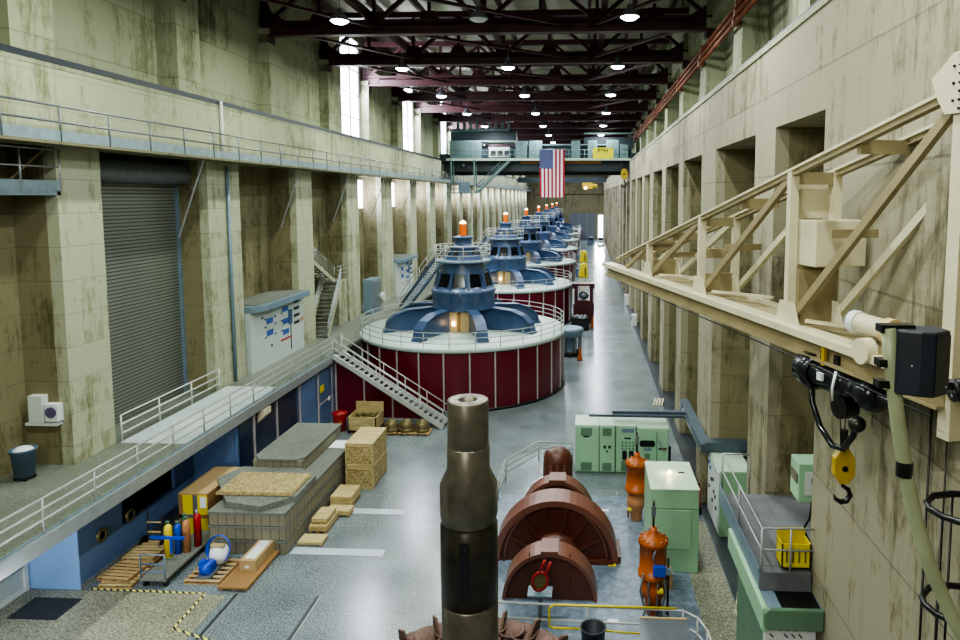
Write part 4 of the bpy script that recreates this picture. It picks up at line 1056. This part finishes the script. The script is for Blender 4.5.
for k in range(18):
    a=2*PI*k/18
    if bm_ is None:
        m=M()
        for s_ in (-1,1):
            m.lathe([(.0001,0),(.22,.03),(.34,.12),(.36,.25),(.33,.25),(.2,.12),(.0001,.08)],(2.3,s_*.24,1.45),16)
        m.beam((1.5,0,1.5),(2.5,0,1.5),.16,.25); m.prism([(2.1,1.5),(2.65,1.6),(2.7,1.95),(2.5,2.0)],'y',-.03,.03)
        o=m.build('bucket','rust',t); bm_=o.data
    else: o=bpy.data.objects.new('bucket',bm_); C.objects.link(o); o.parent=t
    o.rotation_euler=(0,0,a)
M().lathe([(1.0,.6),(1.0,.8),(.8,.85),(.8,1.1)],(0,0,0),32).build('pedestal','grey',t)
# ---------------------------------------------------------------- stored goods on the left floor
for i,z in enumerate((0,.58,1.15)):
    x0,x1,y0,y1=-14.75,-11.7,24.95+.0*i,33.0
    t=thing('concrete_hatch_slab',['lowest','middle','upper'][i]+' long grey concrete hatch slab in the left floor stack','slab',(-13.2,29,z))
    M().box(x0+13.2,x1+13.2,y0-29,y1-29,.02,.55).build('body','slabs',t); M().box(x0+13.2-.03,x1+13.23,y0-29.03,y1-28.97,.48,.56).build('cap','slab',t)
t=thing('octagonal_slab','grey cut-cornered concrete slab under the OSB sheet','slab',(-13.7,26.6,1.72))
M().prism([(-2.1,.9),(-.5,-1.3),(1.05,-1.65),(2.05,-.6),(2.05,1.4),(1.0,2.2),(-1.6,2.2)],'z',0,.24).build('body','slab',t)
t=thing('osb_sheet','straw-coloured OSB sheet lying on the grey cut-cornered slab','board',(-13.3,26.9,1.98))
M().box(-1.65,1.5,-1.05,.95,0,.06).box(-1.6,1.45,-1.0,1.0,.06,.11).build('sheet','osb',t)
t=thing('raised_slab','upper grey concrete slab lying behind the OSB sheet','slab',(-13.6,31.3,1.72))
M().box(-1.3,.95,-2.4,2.4,0,.5).build('body','slabs',t); M().prism([(-1.35,-2.0),(-1.0,-2.45),(.7,-2.45),(1.0,-2.1),(1.0,2.45),(-1.35,2.45)],'z',.5,.58).build('cap','slab',t)
o=M().box(-.42,.42,-.5,.5,0,.03).build('white_sheet','paper'); o.location=(-12.15,32.3,1.72); tag(o,'white sheet on the far end of the grey slab stack','sheet')
# crates
def crate(x0,x1,y0,y1,z0,z1,label,mat,top,name='osb_crate'):
    cx,cy=(x0+x1)/2,(y0+y1)/2; t=thing(name,label,'crate',(cx,cy,z0)); a,b,h=(x1-x0)/2,(y1-y0)/2,z1-z0
    M().box(-a,a,-b,b,0.04,h-.03).build('sides',mat,t); M().box(-a-.02,a+.02,-b-.02,b+.02,h-.03,h).build('lid',top,t)
    m=M()
    for x in (-a,a): m.box(x-.03,x+.03,-b-.03,-b+.05,0,h-.03)
    m.box(-a,a,-b-.03,-b,0,.1).box(-a,a,-b-.03,-b,h-.15,h-.04); m.build('battens','ply',t)
    return t
crate(-11.45,-10.15,31.1,33.4,0,1.12,'plywood crate at the bottom of the pair beyond the slab stack','osb','ply')
crate(-11.45,-10.15,31.1,33.4,1.13,2.25,'plywood crate on top of the pair beyond the slab stack','osb','ply')
def flatcrate(x0,x1,y0,y1,h,label,z=0):
    t=thing('timber_bundle',label,'timber',((x0+x1)/2,(y0+y1)/2,z)); a,b=(x1-x0)/2,(y1-y0)/2
    for x in (-a+.06,0,a-.06): M().box(x-.05,x+.05,-b,b,0,h*.3).build('runner','card',t)
    M().box(-a,a,-b,b,h*.3,h).build('planks','ply',t)
flatcrate(-11.45,-10.5,29.0,30.3,.55,'low pale timber box nearest the plywood crates')
flatcrate(-11.35,-10.3,28.2,28.8,.28,'low dark-edged timber pallet in front of the crates')
flatcrate(-11.5,-10.75,26.7,29.0 if False else 28.1,.32,'long pale timber board stack beside the slab stack')
flatcrate(-11.45,-10.8,26.9,28.0,.22,'upper pale timber board pile on the long stack',.325)
flatcrate(-11.55,-10.55,25.7,26.4,.15,'small flat timber piece at the corner of the slab stack')
# open wooden crate with bits
t=thing('open_crate','open pine crate with a raised back by the maroon stair wall','crate',(-13.2,39.4,0))
m=M(); m.box(-.85,.85,-.8,-.74,0.08,1.0).box(-.85,.85,.74,.8,.08,1.5).box(-.85,-.79,-.8,.8,.08,1.0).box(.79,.85,-.8,.8,.08,1.0).box(-.85,.85,-.8,.8,.08,.2); m.build('shell','ply',t)
for x in (-.6,0,.6): M().box(x-.08,x+.08,-.8,.8,0,.08).build('skid','card',t)
random.seed(3)
m=M()
for k in range(26): m.sphere((random.uniform(-.7,.7),random.uniform(-.65,.65),.75+random.uniform(-.1,.12)),.12,6,4)
o=m.build('packed_contents','olive',t); o['kind']='stuff'
for k,(x,nm) in enumerate(((-11.5,'leftmost'),(-10.6,'middle'),(-9.65,'rightmost'))):
    p=thing('small_pallet','%s small wooden pallet by the maroon stair wall'%nm,'pallet',(x,38.9,0))
    for q in (-.4,0,.4): M().box(q-.06,q+.06,-.45,.45,0,.1).build('skid','card',p)
    M().box(-.5,.5,-.45,.45,.1,.15).build('deck','cardl',p)
    t=thing('bronze_bearing','%s of three domed bronze bearings on small pallets'%nm,'bearing',(x,38.9,.15))
    M().lathe([(.42,0),(.46,.05),(.46,.2),(.36,.25),(.4,.32),(.36,.5),(.22,.6),(.2,.66),(.0001,.68)],(0,0,0),24).build('body','olive',t)
    M().lathe([(.37,.26),(.43,.28),(.43,.33),(.38,.35)],(0,0,0),24).build('collar','rust',t)
t=thing('red_bucket','dark red lidded drum with orange label where blue and maroon walls meet','drum',(-14.75,39.2,0))
M().lathe([(.0001,0),(.38,0),(.42,1.05)],(0,0,0),24).build('body','red',t); M().lathe([(.45,1.02),(.45,1.12),(.0001,1.15)],(0,0,0),24).build('lid','red',t)
M().lathe([(.0001,0),(.16,.01)],(.15,-.4,.55),14,'y').build('label_spot','orange',t)
# cartons
k=0
for iy in range(3):
    for ix in range(2):
        x=-16.05+ix*.62-.62/2+.0; yy=26.1+iy*.93
        nm=['nearest','middle','farthest'][iy]
        t=thing('tall_carton','%s tall yellow-fronted carton in the %s column beside the slab stack'%(nm,['left','right'][ix]),'carton',(x,yy+.45,0))
        M().box(-.3,.3,-.45,.45,.08,1.85).build('body','card',t); M().box(-.29,.29,-.46,-.45,.1,1.83).build('yellow_front','yellow',t)
        M().box(-.3,.3,-.47,-.46,.85,1.0).build('band','card' if ix else 'grey',t); M().box(-.3,-.12,-.47,-.46,.1,1.83).build('dark_strip','grey' if ix else 'card',t)
        M().box(-.31,.31,-.46,.46,1.85,1.9).build('top','cardl',t); M().box(-.28,.28,-.42,.42,0,.08).build('skid','card',t)
        if ix==1 and iy==0: M().box(.0,.25,-.49,-.47,1.3,1.75).build('paper_label','paper',t)
# pallets
def pallet(loc,rz,label,w=1.2,l=1.15,mat='ply'):
    t=thing('wooden_pallet',label,'pallet',loc,rz)
    for x in (-w/2+.05,0,w/2-.05): M().box(x-.05,x+.05,-l/2,l/2,.02,.11).build('stringer','card',t)
    for k in range(6):
        y0=-l/2+k*l/5.6; M().box(-w/2,w/2,y0,y0+.12,.11,.135).build('deck_board',mat,t)
    for k in range(3):
        y0=-l/2+k*(l-.12)/2; M().box(-w/2,w/2,y0,y0+.12,0,.02).build('bottom_board',mat,t)
    return t
pallet((-16.85,22.95,.0),.05,'bottom wooden pallet of the front pile by the blue wall')
pallet((-17.0,23.15,.14),-.06,'second wooden pallet in the front pile by the blue wall',mat='cardl')
pallet((-16.95,24.25,.0),.1,'bottom wooden pallet of the rear pile by the blue wall',mat='ply')
pallet((-16.85,24.35,.14),-.03,'middle wooden pallet of the rear pile by the blue wall',mat='cardl')
pallet((-16.9,24.3,.28),.04,'topmost wooden pallet of the rear pile by the blue wall')
pallet((-13.85,23.6,0),.0,'wooden pallet under the blue pump',1.35,1.6,'cardl')
# platform cart
t=thing('platform_cart','flat platform cart with blue tubular end carrying gas cylinders','cart',(-15.45,24.15,0))
M().box(-.48,.48,-1.7,1.9,.28,.36).build('deck','tan' if False else 'slab',t)
for x in (-.38,.38):
    for yy in (-1.5,1.6):
        M().cyl((x-.04,yy,.13),.13,.08,16,'x').build('wheel','black',t); M().box(x-.05,x+.05,yy-.06,yy+.06,.2,.28).build('caster_fork','grey',t)
M().tube([(-.45,-1.65,.36),(-.45,-1.65,1.25),(.45,-1.65,1.25),(.45,-1.65,.36)],.03).build('end_frame','steelbox',t)
for z in (.6,.9): M().tube([(-.45,-1.65,z),(.45,-1.65,z)],.025).build('end_bar','blue',t)
def gas(x,y_,h,r,mat,label,cap='dkgreen'):
    t=thing('gas_cylinder',label,'gas cylinder',(x,y_,.36))
    M().lathe([(.0001,0),(r,0),(r,h*.82),(r*.8,h*.9),(r*.35,h*.95)],(0,0,0),20).build('body',mat,t)
    M().lathe([(r*.35,h*.95),(r*.38,h),(r*.2,h*1.04),(.0001,h*1.05)],(0,0,0),12).build('valve_cap',cap,t)
    M().box(-.06,.06,-.03,.03,h*.99,h*1.03).build('regulator','alu',t)
gas(-15.8,24.0,1.35,.14,'yellow','yellow gas cylinder standing leftmost on the cart')
gas(-15.58,24.25,1.25,.12,'bluep','slim blue gas cylinder beside the yellow one on the cart')
gas(-15.33,24.4,1.35,.14,'orangel','tan gas cylinder with green cap in the middle of the cart')
gas(-15.6,24.75,1.3,.13,'dkgreen','dark green gas cylinder at the back of the cart')
gas(-15.15,24.85,1.4,.14,'red','dark red gas cylinder standing rightmost on the cart','alu')
t=thing('hand_truck','black hand truck with large wheels and blue bar behind the gas cylinders','hand truck',(-17.0,24.95,0))
for x in (-.28,.28): M().tube([(x,0,.1),(x,.1,1.7)],.025).build('frame_tube','black',t)
for z in (.4,.8,1.2): M().beam((-.28,.03,z),(.28,.03,z),.03,.05).build('cross_bar','tan',t)
for x in (-.42,.42): M().lathe([(.0001,-.03),(.3,-.04),(.33,0),(.3,.04),(.0001,.03)],(x,-.05,.33),22,'x').build('wheel','black',t)
t=thing('blue_strut','horizontal blue bar strapping the gas cylinders together','bar',(-15.75,23.72,1.25))
M().box(-.55,.75,-.04,.04,-.05,.05).build('bar','bluep',t); M().box(.2,.28,-.04,.04,-.6,-.05).build('leg','bluep',t)
# pump on pallet
t=thing('blue_pump','bright blue pump motor with coiled blue hose wrapped in plastic on a pallet','pump',(-13.85,23.5,.135))
M().lathe([(.0001,0),(.17,.02),(.19,.1),(.19,.55),(.14,.6),(.0001,.6)],(0,-.55,.28),20,'y').build('motor','bluep',t)
for k in range(8): M().box(-.2,.2,-.5+k*.06,-.48+k*.06,.12,.44).build('cooling_fin','bluep',t)
M().box(-.3,-.1,-.35,-.1,.3,.5).build('terminal_box','bluep',t)
M().lathe([(.0001,0),(.32,.05),(.36,.3),(.3,.55),(.0001,.65)],(.05,.45,.1),20).build('wrapped_body','paper',t)
for k in range(3): M().tube([(.05+(.42+.02*k)*math.cos(2*PI*j/28),.45+.12*math.sin(2*PI*j/28)-.04*k,.62+(.46+.02*k)*math.sin(2*PI*j/28)) for j in range(29)],.022,6,False).build('hose_coil','bluep',t)
M().box(-.25,.25,-.6,.9,0,.1).build('base_frame','grey',t); M().box(-.2,.3,.3,.45,.75,.83).build('strap','ply',t)
t=thing('cardboard_sheet','brown flat cardboard-topped pallet to the right of the blue pump','pallet',(-12.5,23.9,0))
M().box(-.55,.55,-1.5,1.45,.1,.17).build('sheet','card',t)
for x in (-.45,.0,.45): M().box(x-.05,x+.05,-1.4,1.4,0,.1).build('runner','cardl',t)
t=thing('long_carton','long tan carton with a white label on the brown cardboard pallet','carton',(-12.45,24.3,.172))
M().box(-.32,.3,-.85,.85,0,.42).build('box','cardl',t,.01); M().box(-.2,.2,-.7,.6,.42,.43).build('label_sheet','paper',t); M().box(-.1,.05,-.86,-.85,.12,.22).build('tag','paper',t)
# floor marks
def tape(p,q,label):
    p=Vector(p);q=Vector(q); o=M().beam((0,0,0),q-p,.09,.006).build('hazard_tape','tape'); o.location=p+Vector((0,0,.018)); tag(o,label,'tape')
tape((-17.68,22.32,0),(-13.4,22.24,0),'black and yellow hazard tape on the floor in front of the pallets')
tape((-13.4,22.24,0),(-13.35,20.28,0),'black and yellow hazard tape strip running toward the viewer')
tape((-13.35,20.28,0),(-10.1,19.2,0),'black and yellow hazard tape strip nearest the viewer')
for x,nm in ((-12.27,'left'),(-9.35,'right')):
    o=M().box(-.06,.06,14,22.3,0,.012).build('floor_groove','strip'); o.location=(x,0,.006); tag(o,'dark rail groove in the floor, %s of the pair'%nm,'floor rail')
    o=M().box(-.03,.03,14,22.3,0,.014).build('rail_strip','alu',None); o.location=(x+.1,0,.006); tag(o,'thin bright rail strip beside the %s floor groove'%nm,'floor rail')
for (x0,x1,y_),nm in (((-10.5,-8.0,28.8),'farther'),((-11.6,-7.9,25.3),'nearer')):
    o=M().box(x0-x0,x1-x0,-.25,.25,0,.008).build('floor_strip','linew'); o.location=(x0,y_,.004); tag(o,'%s of two white strips across the floor right of the slab stack'%nm,'floor marking')
o=M().box(-.85,.85,-.6,.6,0,.02).build('floor_mat','mat'); o.location=(-18.35,21.1,.012); tag(o,'dark floor mat in front of the white framed door','mat')
t=bpy.data.objects.new('door_3',None); C.objects.link(t); t.location=(-19.9,20.9,0); struct(t)
M().box(-.1,.0,-2.2,1.2,0,3.0).build('panel','ctrl',t)
for q in (-2.2,-.5,1.2): M().box(-.12,.08,q-.08,q+.08,0,3.1).build('stile','white',t)
for z in (.1,1.3,3.05): M().box(-.12,.06,-2.2,1.2,z-.08,z+.08).build('door_rail','white',t)
M().tube([(.08,-.3,1.0),(.2,-.3,1.05),(.2,.9,1.05),(.08,.9,1.0)],.03).build('push_bar','alu',t)
t=bpy.data.objects.new('door_4',None); C.objects.link(t); t.location=(-15.94,40,0); struct(t)
M().box(0,.06,-1.2,1.0,0,2.3).build('leaf','blue',t); M().box(.06,.1,-1.1,.9,1.55,1.62).build('bar','seam',t)
o=M().box(-.02,.02,-.3,.3,-.2,.2).build('wall_sticker','yellow'); o.location=(-15.82,39.3,2.5); tag(o,'yellow-green notice on the blue panel wall','notice')
o=M().box(-.02,.02,-.12,.12,-.12,.12).build('wall_note','paper'); o.location=(-15.82,40.4,1.6); tag(o,'small white note on the blue panel wall','notice')
t=thing('beam_bracket','pale concrete corbel under the walkway edge','bracket',(-15.9,31.8,3.5))
M().prism([(-.3,.2),(.35,.2),(.35,-.1),(0,-.45),(-.3,-.45)],'y',-.35,.35).build('corbel','cream',t)
# ---------------------------------------------------------------- aisle machinery
t=thing('red_machine','dark red open-fronted machine in the aisle beside the generators','machine',(-.2,75.5,0)); t.scale=(.95,1,.78)
M().box(-1.2,1.2,-.9,.9,0,3.3).build('base_block','wine',t,.05)
M().box(-1.25,-.7,-.9,.9,3.3,5.4).build('side_post','wine',t); M().box(.7,1.25,-.9,.9,3.3,5.4).build('side_post','wine',t); M().box(-1.3,1.3,-1,1,5.4,5.7).build('head','wine',t)
M().box(-1.28,-1.1,-1.0,-.9,2.8,5.0).build('white_panel','white',t); M().box(1.1,1.28,-1.0,-.9,3.0,5.0).build('white_panel','white',t); M().sphere((0,0,3.9),.6,12,7).build('workpiece','grey',t)
t=thing('parts_bin','dark open bin of metal parts in front of the red machine','bin',(-.55,71.5,0))
m=M(); m.box(-.9,.9,-.9,-.8,0,1.3).box(-.9,.9,.8,.9,0,1.3).box(-.9,-.8,-.9,.9,0,1.3).box(.8,.9,-.9,.9,0,1.3).box(-.9,.9,-.9,.9,0,.2); m.build('shell','black',t); 
m=M(); random.seed(5)
for k in range(14): m.sphere((random.uniform(-.6,.6),random.uniform(-.6,.6),1.2+random.uniform(-.1,.1)),.25,7,4)
o=m.build('parts','grey',t); o['kind']='stuff'
def cone(loc,label,h=1.0):
    t=thing('traffic_cone',label,'traffic cone',loc)
    M().box(-.28,.28,-.28,.28,0,.05).build('base','black',t); M().lathe([(.2,.05),(.03,h)],(0,0,0),14).build('body','orange',t); M().lathe([(.145,.42),(.1,.6)],(0,0,0),14).build('band','white',t)
cone((.75,72,0),'orange traffic cone beside the dark parts bin',1.3)
cone((-.45,57.6,0),'orange traffic cone near the grey round housing',1.2)
t=thing('round_housing','grey round dished housing standing in the aisle by the first generator','housing',(-1.35,59.5,0)); t.scale=(.78,.78,.95)
M().lathe([(.4,0),(.9,.1),(.9,.3),(.5,.5),(.6,1.6),(1.4,1.9),(1.5,2.3),(1.55,2.5),(1.4,2.6),(.9,2.7),(.6,2.55),(.0001,2.5)],(0,0,0),32).build('dish','steelbox',t)
M().lathe([(1.05,.0),(1.15,.1),(1.15,.4),(.95,.5)],(0,0,0),32).build('base_ring','black',t)
for k in range(6): M().box(.9,1.3,-.12,.12,.4,1.9).build('rib','grey',t).rotation_euler=(0,0,k*PI/3)
def yellowrig(loc,label,s):
    t=thing('yellow_rig',label,'equipment',loc)
    M().prism([(-.9*s,0),(.9*s,0),(.75*s,2.2*s),(.2*s,2.6*s),(-.6*s,2.3*s)],'y',-.7*s,.7*s).build('cover','yellow',t,.1)
    M().box(-1.4*s,-.9*s,-.6*s,.6*s,0,1.6*s).build('side_pack','bin',t); M().box(.2*s,.5*s,-.75*s,-.7*s,.3*s,1.8*s).build('fold','olive',t)
yellowrig((-.4,119,0),'yellow covered equipment nearer in the far aisle',.95); yellowrig((-.5,146,0),'yellow covered equipment farther down the aisle',1.0)
def vehicle(loc,label,mat):
    t=thing('service_vehicle',label,'vehicle',loc)
    M().prism([(-1,.35),(1,.35),(1,1.3),(.75,2.1),(-.75,2.1),(-1,1.3)],'y',-2,2).build('body',mat,t,.05); M().box(-.7,.7,-2.03,-2,1.35,1.9).build('windscreen','glass',t)
    for x in (-.85,.85):
        for q in (-1.3,1.3): M().cyl((x-.1,q,.35),.35,.2,14,'x').build('wheel','black',t)
vehicle((1.5,203,0),'small dark service vehicle at the far end of the aisle','bin'); vehicle((4.4,203,0),'small white service vehicle by the bright far doorway','white')
t=thing('white_barrier','white bundle by the right wall strip beyond the mint cabinets','bundle',(4.9,45,0))
for k in range(4): M().beam((-.3+k*.18,0,.0),(-.1+k*.18,.8,.25),.09,.09).build('bar','cream',t)
for k,(yy,zz,nm) in enumerate(((74,1.2,'nearer'),(88,1.4,'farther'))):
    t=thing('wall_hydrant','%s white fitting low on the right pillars down the aisle'%nm,'fitting',(5.35,yy,0)); M().box(-.3,.25,-.4,.4,0,zz).build('box','white',t,.04); M().cyl((-.4,0,zz*.6),.2,.15,12,'x').build('valve_wheel','grey',t)
# ---------------------------------------------------------------- camera and world
F=680.;PX,PY=550.,258.;VX,VY=586.,197.
def basis(yaw,p):
    fw=(-math.sin(yaw)*math.cos(p),math.cos(yaw)*math.cos(p),-math.sin(p)); r=(math.cos(yaw),math.sin(yaw),0)
    return r,(r[1]*fw[2]-r[2]*fw[1],r[2]*fw[0]-r[0]*fw[2],r[0]*fw[1]-r[1]*fw[0]),fw
yaw,pt=math.radians(3.018379060120586),math.radians(5.126047821567939)
r,u,fw=basis(yaw,pt)
cd=bpy.data.cameras.new('camera'); co=bpy.data.objects.new('camera',cd); C.objects.link(co)
mw=Matrix(((r[0],u[0],-fw[0],0),(r[1],u[1],-fw[1],0),(r[2],u[2],-fw[2],14),(0,0,0,1))); co.matrix_world=mw
cd.sensor_fit='HORIZONTAL'; cd.sensor_width=36; cd.lens=F/960*36; cd.shift_x=(480-PX)/960; cd.shift_y=(PY-320)/960
cd.clip_start=.1; cd.clip_end=600
sc=bpy.context.scene; sc.camera=co
w=bpy.data.worlds.new('world'); sc.world=w; w.use_nodes=True; w.node_tree.nodes['Background'].inputs[0].default_value=(.5,.55,.6,1); w.node_tree.nodes['Background'].inputs[1].default_value=.3
sc.view_settings.view_transform='AgX'; sc.view_settings.look='AgX - Medium High Contrast'; sc.view_settings.exposure=.25
